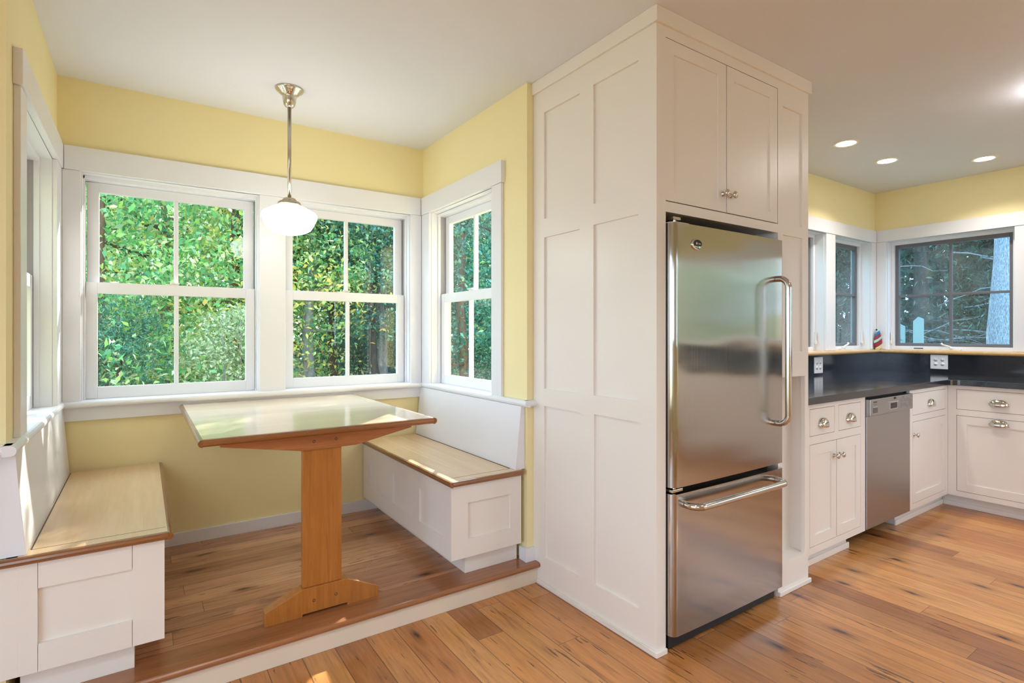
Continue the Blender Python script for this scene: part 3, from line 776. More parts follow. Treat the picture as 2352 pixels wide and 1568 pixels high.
def shaker_door(O, U, N, w, h, ins, parent, name='door', sink=0.007, t=0.019, gap=0.0026, mat='cab'):
    """door whose outer edges leave a dark gap; O = lower left corner of its opening"""
    O, U, N = Vector(O), Vector(U), Vector(N)
    mb = MB(); Z = Vector((0,0,1))
    hl = [(ins[0], ins[1], w-2*gap-ins[2], h-2*gap-ins[3])] if ins else []
    mb.panelled(O + U*gap + Z*gap, U, (0,0,1), N, w-2*gap, h-2*gap, hl, sink, t)
    return mb.build(name, mat, parent)
d1 = shaker_door((1.742, CY0, 1.824), (1,0,0), (0,-1,0), 2.151-1.742, 0.660, (0.051, 0.051, 0.057, 0.055), tc)
d2 = shaker_door((2.1525, CY0, 1.824), (1,0,0), (0,-1,0), 2.564-2.1525, 0.660, (0.051, 0.047, 0.062, 0.058), tc)
# dark sheet behind the doors, putting shade into their gaps
MB().box(1.7415, 2.5645, CY0+0.011, CY0+0.0185, 1.8235, 2.4845).build('gap_shade', 'darkgrey', tc)
knob((2.124, CY0, 1.905), '-y', d1); knob((2.182, CY0, 1.905), '-y', d2)

# ------------------------------------------------------------------ refrigerator
FX0, FX1, FY = 1.752, 2.556, 1.427
rf = thing('refrigerator', 'stainless steel bottom-freezer refrigerator set in the tall white cabinet', 'refrigerator', (2.15, 1.8, 0))
MB().box(FX0+0.006, FX1-0.004, 1.505, 2.20, 0.05, 1.716).box(FX0+0.03, FX1-0.03, 1.475, 2.1, 0.0, 0.05).build('body', 'black', rf, 0.003)
def door_slab(z0, z1, name):
    """door with generously rounded vertical front edges"""
    r = 0.030; pts = [(FX0, 1.500)]
    for k in range(9): a = pi + (pi/2)*k/8; pts.append((FX0+r+r*cos(a), FY+r+r*sin(a)))
    r2 = 0.012
    # slight bow of the front
    for k in range(1, 12):
        t = k/12; pts.append((FX0+r+(FX1-FX0-r-r2)*t, FY-0.0035*4*t*(1-t)))
    for k in range(7): a = 3*pi/2 + (pi/2)*k/6; pts.append((FX1-r2+r2*cos(a), FY+r2+r2*sin(a)))
    pts.append((FX1, 1.500))
    o = MB().prism(pts, 'z', z0, z1, True).build(name, 'steel', rf)
    return o
dr = door_slab(0.666, 1.735, 'door'); dw_ = door_slab(0.068, 0.640, 'freezer_drawer')
cap = MB()
cap.prism([(FX0+0.002, 1.498), (FX0+0.002, 1.455), (FX0+0.012, 1.437), (FX0+0.03, 1.430), (FX0+0.10, 1.430), (FX0+0.105, 1.445), (FX0+0.105, 1.498)], 'z', 1.735, 1.738)
cap.build('door_cap', 'white', dr)
# top hinge
hg = MB(); hg.tube([(FX0+0.035, 1.452, 1.738), (FX0+0.035, 1.452, 1.760)], 0.008, 12); hg.box(FX0+0.018, FX0+0.062, 1.44, 1.57, 1.749, 1.761)
hg.build('hinge', 'nickel', rf, 0.002)
hg = MB(); hg.box(FX0+0.004, FX0+0.07, 1.436, 1.506, 0.646, 0.658); hg.tube([(FX0+0.03, 1.45, 0.641), (FX0+0.03, 1.45, 0.665)], 0.008, 12); 
hg.build('hinge', 'nickel', rf, 0.002)
# handles
def bend(p0, p1, out, r, rb=0.045, n=8):
    """bar between p0 and p1 standing off by vector out, rounded corners"""
    p0, p1, out = Vector(p0), Vector(p1), Vector(out); L = (p1-p0).normalized(); o1 = out.normalized(); D = out.length
    pts = [p0 - o1*0.004, p0 + o1*(D-rb)*0.5]
    for k in range(n+1):
        a = (pi/2)*k/n; pts.append(p0 + o1*(D-rb+rb*sin(a)) + L*(rb-rb*cos(a)))
    for k in range(n+1):
        a = (pi/2)*k/n; pts.append(p1 - L*(rb-rb*sin(a)) + o1*(D-rb+rb*cos(a)))
    pts += [p1 + o1*(D-rb)*0.5, p1 - o1*0.004]
    return MB().tube(pts, r, 18)
bend((2.490, FY, 1.546), (2.490, FY, 0.862), (0, -0.062, 0), 0.0145).build('handle', 'steelbar', dr)
bend((1.825, FY, 0.592), (2.490, FY, 0.592), (0, -0.062, 0), 0.0145).build('handle', 'steelbar', dw_)
bd = MB(); bd.lathe([(0.001, 0.001), (0.034, 0.001), (0.034, 0.004), (0.030, 0.006), (0.001, 0.0065)], (1.893, FY, 1.655), '-y', 40, 1.0, 0.66)
bdo = bd.build('badge', 'chrome', dr)
bd = MB(); v = []
for k in range(32):
    a = 2*pi*k/32; v.append((1.896+0.027*cos(a), 1.659+0.0155*sin(a)-(0.0 if sin(a) > -0.3 else 0.0)))
bd.prism([(a, max(b, 1.648)) for a, b in v], 'y', FY-0.0072, FY-0.006); bd.build('badge_face', 'black', dr)
MB().lathe([(0.0035, 0), (0.0055, 0), (0.0055, 0.0005), (0.0035, 0.0005)], (1.889, FY-0.0072, 1.659), '-y', 20).build('badge_mark', 'nickel', dr)
MB().box(1.899, 1.915, FY-0.0076, FY-0.0072, 1.6565, 1.6605).build('badge_mark', 'nickel', dr)
MB().box(FX0+0.01, FX1-0.02, 1.462, 1.474, 0.008, 0.062).build('toe_grille', 'black', rf)

# ------------------------------------------------------------------ kitchen run
KY, KXF = 1.515, 4.965      # cabinet faces
TY, TX = 1.566, 5.018       # toe kicks
ZB, ZC, ZT = 0.089, 0.905, 0.945
def face(root, x0, x1, openings, N=(0,-1,0), along='x'):
    """face frame with rectangular openings (a0, a1, z0, z1)"""
    rv_ = MB()  # dark sheets that put shade into the door and drawer gaps
    for o in openings:
        if along == 'x': rv_.box(o[0], o[1], KY+0.011, KY+0.0185, o[2], o[3])
        else: rv_.box(KXF+0.011, KXF+0.0185, o[0], o[1], o[2], o[3])
    mb = MB()
    As = sorted({x0, x1, *[q for o in openings for q in o[:2]]}); Zs = sorted({ZB, ZC, *[q for o in openings for q in o[2:]]})
    for i in range(len(As)-1):
        for j in range(len(Zs)-1):
            a, z = (As[i]+As[i+1])/2, (Zs[j]+Zs[j+1])/2
            if any(o[0] < a < o[1] and o[2] < z < o[3] for o in openings): continue
            if along == 'x': mb.box(As[i], As[i+1], KY, KY+0.019, Zs[j], Zs[j+1])
            else: mb.box(KXF, KXF+0.019, As[i], As[i+1], Zs[j], Zs[j+1])
    return (mb.build('face_frame', 'cab', root), rv_.build('gap_shade', 'darkgrey', root))[0]
UX, NY = (1,0,0), (0,-1,0)
c1 = thing('base_cabinet', 'white base cabinet with two drawers and two doors, left of the dishwasher', 'cabinet', (3.24, 1.9, 0))
face(c1, 2.860, 3.627, [(2.975, 3.249, 0.728, 0.877), (3.295, 3.569, 0.728, 0.877), (2.975, 3.569, 0.127, 0.684)])
MB().box(2.862, 3.626, KY+0.0215, 2.235, ZB, ZC-0.001).build('carcass', M['inner'] if 'inner' in M else 'darkgrey', c1)
for a, b in ((2.975, 3.249), (3.295, 3.569)):
    d = shaker_door((a, KY, 0.728), UX, NY, b-a, 0.149, None, c1, 'drawer'); cup_pull(((a+b)/2, KY, 0.797), NY, 0.043, d)
d = shaker_door((2.975, KY, 0.127), UX, NY, 0.2965, 0.557, (0.056, 0.058, 0.056, 0.058), c1); knob((3.240, KY, 0.596), '-y', d)
d = shaker_door((3.2725, KY, 0.127), UX, NY, 0.2965, 0.557, (0.056, 0.058, 0.056, 0.058), c1); knob((3.305, KY, 0.596), '-y', d)
MB().box(2.862, 3.50, TY, 2.2, 0.0, ZB-0.0005).box(2.862, 3.512, TY-0.012, TY, 0.0, 0.034).build('toe_kick', 'cab', c1, 0.002)

dwo = thing('dishwasher', 'narrow stainless steel dishwasher between two white base cabinets', 'dishwasher', (3.95, 1.8, 0))
DY = KY-0.006
MB().box(3.634, 4.270, DY, KY+0.03, 0.092, 0.781).build('door', 'dwsteel', dwo, 0.003)
cp = MB().box(3.654, 4.282, DY-0.012, KY+0.03, 0.7825, 0.884).build('control_panel', M['dwsteel'], dwo, 0.003)
MB().box(3.634, 3.6535, DY-0.004, KY+0.03, 0.7825, 0.884).build('panel_end', 'dwsteel', dwo)
MB().box(3.632, 4.272, KY+0.031, 2.2, 0.096, 0.899).build('tub', 'black', dwo)
yy = DY-0.012
# recessed grip
gm = MB()
gm.box(3.925, 4.035, yy-0.002, yy, 0.803, 0.808); gm.box(3.925, 3.930, yy-0.002, yy, 0.808, 0.846); gm.box(4.030, 4.035, yy-0.002, yy, 0.808, 0.846); gm.box(3.925, 4.035, yy-0.007, yy, 0.846, 0.856)
gm.build('grip_frame', 'steelbar', dwo)
MB().box(3.930, 4.030, yy-0.0012, yy, 0.808, 0.846).build('grip_recess', 'darkgrey', dwo)
MB().lathe([(0.001, 0), (0.018, 0), (0.018, 0.002), (0.001, 0.003)], (4.000, yy, 0.872), '-y', 24, 1.0, 0.35).build('indicator_light', 'black', dwo)
MB().box(3.694, 3.742, yy-0.001, yy, 0.862, 0.868).build('maker_lettering', 'black', dwo)
MB().box(3.697, 3.740, yy-0.0008, yy, 0.852, 0.8535).box(3.70, 3.735, yy-0.0008, yy, 0.846, 0.847).build('small_print', 'darkgrey', dwo)
MB().box(3.685, 3.752, yy-0.0025, yy, 0.832, 0.838).build('power_button', 'steelbar', dwo)
lb = MB()
for k in range(4): lb.box(3.686, 3.751, yy-0.001, yy, 0.800+0.008*k, 0.8045+0.008*k)
lb.build('display_label', 'darkgrey', dwo)
tx = MB(); rnd = random.Random(4)
for r in range(9):
    x = 4.085
    while x < 4.25:
        L = rnd.uniform(0.008, 0.03)
        if rnd.random() < 0.75: tx.box(x, min(x+L, 4.262), yy-0.0006, yy, 0.803+r*0.0085, 0.8045+r*0.0085)
        x += L + rnd.uniform(0.006, 0.014)
tx.build('programme_chart', 'darkgrey', dwo)

c2 = thing('base_cabinet', 'white base cabinet with one drawer over one door, right of the dishwasher', 'cabinet', (4.62, 1.9, 0))
face(c2, 4.277, 4.963, [(4.328, 4.918, 0.728, 0.877), (4.328, 4.918, 0.127, 0.684)])
MB().box(4.279, 4.962, KY+0.0215, 2.235, ZB, ZC-0.001).build('carcass', 'darkgrey', c2)
d = shaker_door((4.328, KY, 0.728), UX, NY, 0.590, 0.149, None, c2, 'drawer'); cup_pull((4.635, KY, 0.797), NY, 0.045, d)
d = shaker_door((4.328, KY, 0.127), UX, NY, 0.590, 0.557, (0.058, 0.058, 0.058, 0.058), c2); knob((4.352, KY, 0.596), '-y', d)
MB().box(4.18, TX, TY, 2.2, 0.0, ZB-0.0005).box(4.168, TX-0.012, TY-0.012, TY, 0.0, 0.034).build('toe_kick', 'cab', c2, 0.002)

c3 = thing('base_cabinet', 'white corner base cabinet with a wide drawer and deep panelled front, at right edge', 'cabinet', (5.3, 1.0, 0))
face(c3, 0.93, 1.515, [(0.985, 1.462, 0.728, 0.877), (0.985, 1.462, 0.127, 0.684)], along='y')
MB().box(KXF+0.0215, 5.61, 0.93, 2.2, ZB, ZC-0.001).build('carcass', 'darkgrey', c3)
NX, UY = (-1,0,0), (0,-1,0)
d = shaker_door((KXF, 1.462, 0.728), UY, NX, 0.477, 0.149, None, c3, 'drawer'); cup_pull((KXF, 1.222, 0.797), NX, 0.052, d)
d = shaker_door((KXF, 1.462, 0.127), UY, NX, 0.477, 0.557, (0.058, 0.056, 0.058, 0.058), c3, 'bin_front'); cup_pull((KXF, 1.222, 0.655), NX, 0.052, d)
MB().box(TX, 5.6, 0.93, TY, 0.0, ZB-0.0005).box(TX-0.012, TX, 0.93, TY-0.012, 0.0, 0.034).build('toe_kick', 'cab', c3, 0.002)
c4 = thing('base_cabinet', 'white base cabinets beyond the right picture edge, mirrored in the refrigerator', 'cabinet', (5.3, 0.2, 0))
MB().box(KXF, 5.61, -2.86, 0.928, ZB, ZC-0.001).build('carcass', 'cab', c4)
MB().box(TX, 5.6, -2.86, 0.928, 0, ZB-0.0005).build('toe_kick', 'cab', c4)

# countertop with rounded inner corner, and backsplash
ct = thing('countertop', 'dark slate L-shaped countertop running round the kitchen corner', 'countertop', (5.0, 1.9, ZC))
fx, fy, R = KXF-0.025, KY-0.022, 0.075
pts = [(2.855, fy)]
for k in range(9):
    a = pi/2 - (pi/2)*k/8; pts.append((fx-R+R*cos(a), fy-R+R*sin(a)))
pts = [(2.858, fy), (fx-R, fy)] + [(fx-R+R*sin(a), fy-R+R*cos(a)) for a in [(pi/2)*k/8 for k in range(1, 9)]] + [(fx, -2.86), (5.6195, -2.86), (5.6195, 2.2395), (2.858, 2.2395)]
MB().prism(pts, 'z', ZC, ZT).build('slab', 'stone', ct, 0.002)
bsp = thing('backsplash', 'dark slate backsplash between the countertop and the wooden sill', 'backsplash', (5.0, 2.26, ZT))
MB().box(2.858, 5.62, 2.240, YF-0.001, ZC, 1.106).build('back_slab', 'stone', bsp)
MB().box(5.62, KX-0.001, -2.86, YF-0.001, ZC, 1.106).build('side_slab', 'stone', bsp)

def outlet(name, label, O, U, N, w, h, cols):
    O, U, N = Vector(O), Vector(U), Vector(N); Z = Vector((0,0,1))
    r = thing(name, label, 'outlet', O)
    mb = MB().relief(O, U, Z, N, [0, w], [0, h], lambda i, j: 0.0, 0.005); mb.build('plate', 'plate', r, 0.0015)
    for c in cols:
        for zc in (0.30, 0.62):
            cc = O + U*(w*c) + Z*(h*(zc+0.04)) + N*0.0005
            s = MB().lathe([(0.001, 0.0008), (0.0155, 0.0008), (0.0155, -0.0005), (0.001, -0.0005)], cc, N, 20, 1.0, 0.85); so = s.build('socket', 'plate', r)
            sl = MB()
            for dx, hh in ((-0.006, 0.0075), (0.006, 0.006)):
                p = cc + U*dx + N*0.001 + Z*0.002
                sl.relief(p - U*0.0012 - Z*hh/2, U, Z, N, [0, 0.0024], [0, hh], lambda i, j: 0.0, 0.0008)
            sl.lathe([(0.0005, 0.001), (0.0026, 0.001), (0.0026, 0.0002)], cc - Z*0.0075, N, 10)
            sl.build('slot', 'black', so)
    return r
outlet('wall_outlet', 'white double outlet plate on the dark backsplash beside the tall cabinet', (4.463, 2.235, 0.963), (1,0,0), (0,-1,0), 0.136, 0.130, (0.3, 0.7))
outlet('wall_outlet', 'white double outlet plate on the backsplash under the wide kitchen window', (5.615, 1.835, 0.982), (0,-1,0), (-1,0,0), 0.123, 0.120, (0.3, 0.7))

# ------------------------------------------------------------------ striped ornament in the corner of the sill
def ornament_mat():
    t = NT('hand_painted_stripes')
    c0 = t.n('ShaderNodeTexCoord'); s0 = t.n('ShaderNodeSeparateXYZ'); t.l(c0.outputs['Object'], s0.inputs[0])
    # diagonal bands rising to the right
    u = t.math('SUBTRACT', s0.outputs[0], s0.outputs[1])
    v = t.math('ADD', t.math('SUBTRACT', s0.outputs[2], t.math('MULTIPLY', u, 0.42)), t.math('MULTIPLY', t.noise(c0.outputs['Object'], 14, 2), 0.012))
    f = t.math('DIVIDE', t.math('ADD', v, 2.2), 1.0)
    f = t.math('SUBTRACT', v, ORN0)
    f = t.math('DIVIDE', f, 0.225)
    W = s2l((226, 218, 160)); Rr = s2l((150, 26, 44)); B = s2l((30, 110, 170)); G = s2l((70, 110, 110)); C = s2l((176, 206, 180)); K = s2l((40, 30, 50))
    col = t.ramp(f, [(0.0, G), (0.14, K), (0.16, W), (0.33, K), (0.345, Rr), (0.53, K), (0.545, C), (0.66, K), (0.675, Rr), (0.80, K), (0.815, B), (0.93, C)], 'CONSTANT')
    t.set(Base_Color=col, Roughness=0.35)
    return t.m
OX, OY = 5.612, 2.237
ORN0 = 1.1395 - (OX-OY)*0.42 - 0.045 + 0.006
orn = thing('striped_ornament', 'small spiral striped red, cream and blue ornament in the sill corner', 'ornament', (OX, OY, 1.1395))
# a flattened, twisting bud: wide low belly, pointed leaning top
mb = MB(); v = []; f = []; ns, nr = 36, 22
prof = [(0.030, 0), (0.036, 0.008), (0.046, 0.03), (0.0525, 0.055), (0.053, 0.075), (0.048, 0.098), (0.040, 0.120), (0.031, 0.143), (0.021, 0.165), (0.011, 0.182), (0.002, 0.190)]
for i, (r, h) in enumerate(prof):
    for k in range(ns):
        a = 2*pi*k/ns; e = 1 + 0.05*cos(4*a + h*28)
        ux, uy = cos(a)*r*e, sin(a)*r*0.40*e
        q = radians(-35)
        lean = 0.006*(h/0.19)
        v.append((OX + ux*cos(q)-uy*sin(q) + lean, OY + (ux*sin(q)+uy*cos(q))*0.55 , 1.1395+h))
for i in range(len(prof)-1):
    for k in range(ns): f.append((i*ns+k, i*ns+(k+1) % ns, (i+1)*ns+(k+1) % ns, (i+1)*ns+k))
mb.add(v, f, True); mb.f.append(tuple(range(ns))[::-1])
mb.build('body', ornament_mat(), orn)
MB().lathe([(0.0005, 0), (0.006, 0.002), (0.008, 0.008), (0.005, 0.014), (0.0005, 0.015)], (OX-0.017, OY+0.005, 1.1395+0.172), 'z', 14).build('finial', 'black', orn)

# ------------------------------------------------------------------ outdoors
def ground_mat():
    t = NT('leaf_litter_ground'); v = t.coord()
    n = t.noise(v, 1.2, 6, 0.7, 0.5); n2 = t.noise(v, 14, 4)
    c = t.ramp(n, [(0.35, s2l((96, 104, 66))), (0.5, s2l((150, 134, 96))), (0.65, s2l((206, 190, 156)))])
    t.set(Base_Color=t.mix(0.35, c, t.ramp(n2, [(0.3, (0.2, 0.18, 0.1)), (0.7, (0.8, 0.75, 0.6))])), Roughness=0.9)
    return t.m
def gz(x, y):
    """height of the ground outside"""
    d = max(0.0, y-5.0, (x-7.5))
    return -0.45 + 0.085*min(d, 30) + 0.10*sin(x*0.7)*sin(y*0.6)*min(1, d)
mb = MB(); gn = 60; ext = 46; v = []; f = []
for i in range(gn+1):
    for j in range(gn+1):
        x = -22 + (ext+16)*i/gn; y = -24 + (ext+14)*j/gn; v.append((x, y, gz(x, y)))
for i in range(gn):
    for j in range(gn): f.append((i*(gn+1)+j, (i+1)*(gn+1)+j, (i+1)*(gn+1)+j+1, i*(gn+1)+j+1))
mb.add(v, f, True); S(mb, 'ground', ground_mat())

LEAF = {
 'green': leaf_mat('broad_green_leaves', [(84, 160, 96), (120, 190, 100), (50, 140, 106), (176, 212, 110), (90, 166, 120), (236, 240, 190), (44, 104, 64), (130, 196, 140)], 0.5),  # near-white tone paints over-bright sparkle onto some leaves
 'yellow': leaf_mat('yellowing_leaves', [(176, 206, 104), (236, 220, 120), (110, 176, 104), (238, 196, 100), (80, 168, 116), (220, 228, 150), (96, 184, 140)], 0.5),
 'teal': leaf_mat('blue_green_needles', [(30, 92, 78), (56, 130, 114), (26, 76, 70), (90, 160, 140), (42, 112, 108), (130, 172, 116)], 0.3),
 'dark': leaf_mat('dark_evergreen_needles', [(20, 50, 40), (34, 72, 58), (16, 38, 34), (46, 88, 72), (96, 136, 122)], 0.25),
 'deep': leaf_mat('shaded_wood_leaves', [(40, 92, 58), (64, 124, 70), (30, 80, 62), (110, 150, 70), (44, 104, 84), (150, 160, 80)], 0.4),  # darkened tones put the shade of the background wood into its leaves
 'silver': leaf_mat('silvery_bush_leaves', [(150, 170, 130), (190, 204, 172), (120, 150, 104), (168, 190, 140)], 0.35),
}
BARK = {'brown': bark_mat('brown_bark', (66, 50, 40), (122, 98, 78)), 'grey': bark_mat('grey_bark', (92, 92, 100), (168, 170, 180), 9), 'dark': bark_mat('dark_bark', (36, 32, 32), (84, 76, 74)),
        'blue': bark_mat('pale_flaking_bark', (60, 72, 104), (214, 222, 240), 34)}

def leaves(rng, centers, size, aspect=0.5, droop=0.3, bend=True):
    """numpy: one folded leaf (two quads) per centre"""
    n = len(centers); c = np.asarray(centers, dtype=np.float64)
    d = rng.normal(size=(n, 3)); d[:, 2] -= droop; d /= np.linalg.norm(d, axis=1)[:, None]
    up = rng.normal(size=(n, 3)); up[:, 2] += 0.8
    s = np.cross(d, up); s /= np.linalg.norm(s, axis=1)[:, None] + 1e-9
    nrm = np.cross(s, d)
    L = size*rng.uniform(0.6, 1.3, n)[:, None]; Wd = L*aspect*0.5
    base = c - d*L*0.5; tip = c + d*L*0.5
    fold = nrm*L*0.10
    a = c - d*L*0.12 + s*Wd + fold; b = c - d*L*0.12 - s*Wd + fold; m = c - d*L*0.1
    V = np.stack([base, a, tip, b, m], axis=1).reshape(-1, 3)
    k = np.arange(n)*5
    F = np.concatenate([np.stack([k, k+1, k+4], 1), np.stack([k+4, k+1, k+2], 1), np.stack([k, k+4, k+3], 1), np.stack([k+4, k+2, k+3], 1)])
    return V, F
def np_mesh(name, V, F, mat, parent):
    me = bpy.data.meshes.new(name)
    nf = len(F); me.vertices.add(len(V)); me.vertices.foreach_set('co', V.astype(np.float32).ravel())
    me.loops.add(nf*3); me.loops.foreach_set('vertex_index', F.astype(np.int32).ravel())
    me.polygons.add(nf); me.polygons.foreach_set('loop_start', np.arange(nf, dtype=np.int32)*3); me.polygons.foreach_set('loop_total', np.full(nf, 3, dtype=np.int32))
    me.update(calc_edges=True)
    o = bpy.data.objects.new(name, me); COL.objects.link(o); me.materials.append(mat)
    if parent: o.parent = parent; o.matrix_parent_inverse = parent_inv(parent)
    return o

def tree(name, label, x, y, h, trunk_r, crown, mat, bark, nleaf, leaf=0.09, lean=(0, 0), seed=1, cat='tree', aspect=0.5, crown_z=(0.12, 1.0), stems=1, group=None, nbr=10):
    nleaf = int(nleaf*1.9); leaf = leaf*0.74
    rng = np.random.default_rng(seed); z = gz(x, y)-0.05
    r = thing(name, label, cat, (x, y, z), group)
    tips = []; mb = MB()
    for s in range(stems):
        ang = rng.uniform(0, 2*pi); off = 0 if stems == 1 else 0.25
        p = np.array([x+cos(ang)*off*rng.random(), y+sin(ang)*off*rng.random(), z]); pts = [p.copy()]; k = 9
        ln = np.array([lean[0]+(rng.uniform(-.12, .12) if stems > 1 else 0), lean[1]+(rng.uniform(-.12, .12) if stems > 1 else 0)])
        for i in range(k):
            p = p + np.array([ln[0]*h/k + rng.normal()*0.03*h/k*1.6, ln[1]*h/k + rng.normal()*0.03*h/k*1.6, h*0.92/k]); pts.append(p.copy())
        rr = [trunk_r*(1-0.85*i/k) for i in range(k+1)]; rr[0] *= 1.25
        mb.tube(pts, rr, 10)
        for b in range(nbr):
            t = rng.uniform(0.22, 0.97); i = min(int(t*k), k-1); q = pts[i]*(1-(t*k-i)) + pts[i+1]*(t*k-i)
            a = rng.uniform(0, 2*pi); L = crown*(1.15-0.75*t)*rng.uniform(0.7, 1.1)
            e = q + np.array([cos(a)*L, sin(a)*L, L*rng.uniform(0.0, 0.5)]); mid = (q+e)/2 + rng.normal(size=3)*0.06*L
            mb.tube([q, mid, e], [rr[i]*0.4, rr[i]*0.26, rr[i]*0.08+0.004], 6); tips.append((mid, L*0.55)); tips.append((e, L*0.5))
    mb.build('trunk', bark, r)
    # leaves in clumps all through the crown
    nc = max(20, nleaf//90); cc = []
    for i in range(nc):
        t = crown_z[0] + (crown_z[1]-crown_z[0])*rng.random(); a = rng.uniform(0, 2*pi)
        R = crown*(1-0.55*max(0, t-0.35)/0.65)*np.sqrt(rng.random())
        cc.append((x+lean[0]*h*t + cos(a)*R, y+lean[1]*h*t + sin(a)*R, z+h*t, crown*rng.uniform(0.07, 0.18)))
    for tp, L in tips: cc.append((*tp, max(0.12, L*0.4)))
    cc = np.array(cc); idx = rng.integers(0, len(cc), nleaf)
    P = cc[idx, :3] + rng.normal(size=(nleaf, 3))*cc[idx, 3:4]*np.array([1, 1, 0.6])
    P[:, 2] = np.maximum(P[:, 2], z+0.1)
    V, F = leaves(rng, P, leaf, aspect)
    np_mesh('foliage', V, F, mat, r)
    return r
G = 'trees of the wood behind the house'
# seen through the left pane of the nook: bright mixed broadleaf
tree('leafy_tree', 'bright green leafy tree nearest outside the left nook window', -0.35, 7.2, 4.6, 0.07, 1.5, LEAF['green'], BARK['brown'], 9000, 0.10, (0.02, 0), 11, group=G)
tree('leafy_tree', 'yellow-green tree behind the right half of the left nook window', 1.1, 8.6, 6.0, 0.12, 1.9, LEAF['yellow'], BARK['brown'], 10000, 0.10, (0, 0), 12, group=G)
tree('leafy_tree', 'thick-trunked tree low in the left nook window', 0.25, 9.4, 7.0, 0.17, 2.0, LEAF['green'], BARK['brown'], 9000, 0.11, (0, 0), 13, group=G, crown_z=(0.25, 1.0))
tree('silvery_bush', 'pale silvery bush at the bottom right of the left nook window', 0.80, 6.3, 2.0, 0.03, 0.6, LEAF['silver'], BARK['grey'], 5000, 0.055, (0, 0), 14, 'bush', group='bushes outside the nook', stems=3)
tree('evergreen_bush', 'dark green bush at the bottom left of the left nook window', -0.15, 6.3, 2.0, 0.03, 0.55, LEAF['teal'], BARK['dark'], 5500, 0.055, (0, 0), 15, 'bush', 0.25, group='bushes outside the nook', stems=3)
tree('leafy_tree', 'tall yellowing tree far behind the left nook window', -0.8, 13.0, 9.5, 0.16, 3.2, LEAF['yellow'], BARK['brown'], 11000, 0.16, (0, 0), 16, group=G, crown_z=(0.05, 1))
tree('leafy_tree', 'tall green tree far behind between the two nook windows', 2.3, 13.5, 9.5, 0.16, 3.2, LEAF['green'], BARK['brown'], 11000, 0.16, (0, 0), 17, group=G, crown_z=(0.05, 1))
# second window: thin trunks, blue green crowns
tree('slender_tree', 'grey-trunked tree at the left of the middle nook window', 2.02, 8.6, 5.4, 0.11, 1.25, LEAF['green'], BARK['grey'], 7000, 0.10, (0.03, 0), 21, group=G, crown_z=(0.42, 1))
tree('slender_tree', 'dark leaning trunk in the centre of the middle nook window', 2.75, 9.2, 5.6, 0.085, 1.2, LEAF['teal'], BARK['dark'], 7000, 0.10, (-0.04, 0), 22, group=G, crown_z=(0.42, 1))
tree('slender_tree', 'leaning dark tree in the right half of the middle nook window', 3.25, 8.4, 5.6, 0.08, 1.2, LEAF['teal'], BARK['dark'], 7000, 0.09, (-0.05, 0), 23, group=G, crown_z=(0.42, 1))
tree('slender_tree', 'twin-stemmed tree at the right edge of the middle nook window', 3.75, 9.6, 6.2, 0.11, 1.3, LEAF['teal'], BARK['grey'], 8000, 0.10, (0, 0), 24, group=G, stems=2, crown_z=(0.2, 1))
tree('evergreen_bush', 'low dark bush under the middle nook window trees', 3.7, 11.0, 1.5, 0.03, 1.2, LEAF['teal'], BARK['dark'], 7000, 0.09, (0, 0), 25, 'bush', group='bushes outside the nook', stems=3)
tree('leafy_tree', 'tall blue-green tree far behind the middle nook window', 5.2, 14.5, 9.5, 0.16, 3.3, LEAF['teal'], BARK['dark'], 12000, 0.16, (0, 0), 26, group=G, crown_z=(0.03, 1))
# right nook window
tree('slender_tree', 'brown-trunked tree seen at the left of the right nook window', 3.9, 6.9, 5.0, 0.09, 1.2, LEAF['teal'], BARK['brown'], 7000, 0.09, (0, 0), 31, group=G, crown_z=(0.3, 1))
tree('leafy_tree', 'green tree seen through the right nook window', 5.6, 8.6, 6.2, 0.11, 1.9, LEAF['teal'], BARK['brown'], 10000, 0.10, (0, 0), 32, group=G, crown_z=(0.05, 1))
tree('evergreen_tree', 'blue-green evergreen low in the right nook window', 5.1, 7.2, 2.6, 0.05, 0.9, LEAF['teal'], BARK['dark'], 8000, 0.07, (0, 0), 33, group=G, crown_z=(0.02, 1), aspect=0.3)
tree('leafy_tree', 'tall yellow-green tree far behind the right nook window', 9.0, 13.5, 9.5, 0.16, 3.4, LEAF['yellow'], BARK['brown'], 10000, 0.16, (0, 0), 34, group=G, crown_z=(0.03, 1))
# left window (nearly edge on)
tree('leafy_tree', 'green tree left of the nook, glimpsed through the far left window', -4.2, 7.5, 6.5, 0.12, 2.2, LEAF['green'], BARK['brown'], 7000, 0.13, (0, 0), 35, group=G, crown_z=(0.05, 1))
# kitchen side: dark evergreens and a big pale trunk
tree('evergreen_tree', 'dark evergreen with bare twigs behind the wide kitchen window', 11.2, 3.9, 7.0, 0.16, 2.2, LEAF['dark'], BARK['dark'], 12000, 0.13, (0, 0), 41, group=G, crown_z=(0.02, 1), aspect=0.22)
tree('evergreen_tree', 'dark evergreen at the right of the wide kitchen window', 12.5, 2.2, 7.0, 0.16, 2.2, LEAF['dark'], BARK['dark'], 10000, 0.14, (0, 0), 42, group=G, crown_z=(0.02, 1), aspect=0.22)
tree('evergreen_tree', 'dark evergreen left behind the wide kitchen window', 11.0, 6.6, 7.0, 0.16, 2.6, LEAF['dark'], BARK['dark'], 10000, 0.14, (0, 0), 43, group=G, crown_z=(0.02, 1), aspect=0.22)
tree('evergreen_tree', 'blue-green evergreen behind the narrow kitchen window', 8.3, 6.0, 6.0, 0.13, 1.7, LEAF['teal'], BARK['dark'], 9000, 0.10, (0, 0), 44, group=G, crown_z=(0.02, 1), aspect=0.3)
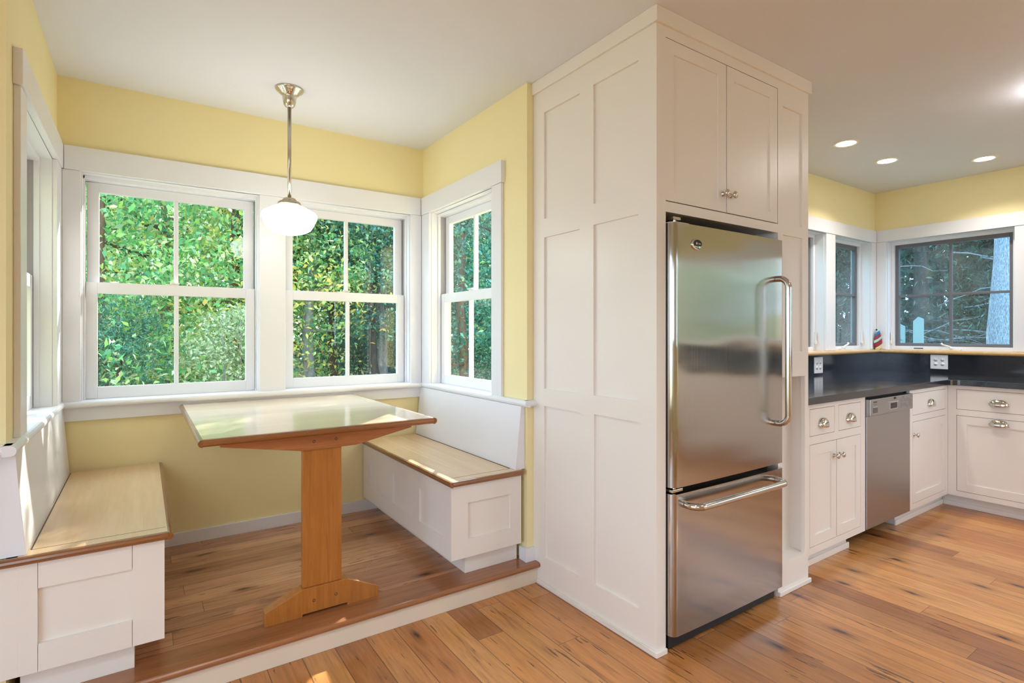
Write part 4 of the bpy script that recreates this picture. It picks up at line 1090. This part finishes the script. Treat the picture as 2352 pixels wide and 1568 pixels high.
tree('big_tree', 'thick pale blue-grey trunk at the right of the wide kitchen window', 8.3, 2.0, 8.5, 0.19, 1.6, LEAF['dark'], BARK['blue'], 2500, 0.12, (0, 0), 45, group=G, crown_z=(0.65, 1), nbr=0)
tw = bpy.data.objects['evergreen_tree.001'] if 'evergreen_tree.001' in bpy.data.objects else bpy.data.objects['evergreen_tree']
rnd = random.Random(9); bb_ = MB()
for k in range(16):
    y_ = rnd.uniform(2.1, 4.3); z_ = rnd.uniform(0.9, 3.0); p = Vector((10.0+rnd.uniform(-.3, .6), y_, z_)); pts = [p.copy()]
    sl = rnd.uniform(-0.35, 0.35)
    for i in range(6):
        p = p + Vector((rnd.uniform(-.05, .05), -rnd.uniform(0.12, 0.25), sl*0.2+rnd.uniform(-.05, .05))); pts.append(p.copy())
    bb_.tube(pts, [0.012-0.0015*i for i in range(7)], 5)
bb_.build('bare_branches', BARK['grey'], tw)
# pale boards added outside the kitchen window to imitate reflections in its glass
fn = thing('reflection_boards', 'added pale boards imitating reflections in the wide kitchen window', 'reflection stand-in', (8.9, 3.3, gz(8.9, 3.3)))
rnd = random.Random(3)
for i, (yy_, hh) in enumerate(((3.45, 1.95), (3.27, 1.75), (3.05, 1.85), (2.86, 1.3), (2.70, 1.3), (2.54, 1.3), (2.38, 1.3))):
    zb = gz(8.9, yy_)
    MB().prism([(yy_-0.06, zb), (yy_+0.06, zb), (yy_+0.06, zb+hh-0.06), (yy_, zb+hh), (yy_-0.06, zb+hh-0.03)], 'x', 8.9, 8.925).build('board', plain('reflection_board', (150, 170, 172), 0.8) if i == 0 else bpy.data.materials['reflection_board'], fn)
MB().box(8.926, 8.96, 2.3, 3.55, gz(8.9, 3)+0.5, gz(8.9, 3)+0.58).build('rail', bpy.data.materials['reflection_board'], fn)

def woods(name, label, cx, cy_, R, a0, a1, h, n, size, mat, seed):
    rng = np.random.default_rng(seed)
    a = np.radians(rng.uniform(a0, a1, n)); r = R + rng.uniform(-2.5, 2.5, n) + 1.2*np.sin(a*17)
    x = cx + r*np.cos(a); y = cy_ + r*np.sin(a)
    top = h*(0.82+0.18*np.sin(a*23+1.0)*np.sin(a*7))
    z = -0.5 + 0.085*np.clip(np.maximum(y-5, x-7.5), 0, 30) + top*rng.random(n)**0.85
    V, F = leaves(rng, np.stack([x, y, z], 1), size, 0.6)
    o = np_mesh(name, V, F, mat, None); o['kind'] = 'stuff'; o['label'] = label; o['category'] = 'woodland'
    return o
woods('woodland', 'dense green woodland filling the background of the nook windows', 1.0, 3.0, 17.5, 70, 122, 9.5, 34000, 0.26, LEAF['deep'], 71)
woods('woodland', 'blue-green woodland filling the background of the right nook window', 1.0, 3.0, 17.5, 40, 70, 9.5, 18000, 0.32, LEAF['teal'], 73)
woods('woodland', 'dark evergreen woodland filling the background of the kitchen windows', 4.0, 2.0, 15.0, -25, 44, 9.5, 52000, 0.32, LEAF['dark'], 72)
woods('woodland', 'low grey-green trees beyond the right side of the house, mirrored in the refrigerator', 4.0, 0.0, 15.0, -75, -22, 5.0, 16000, 0.34, LEAF['silver'], 74)
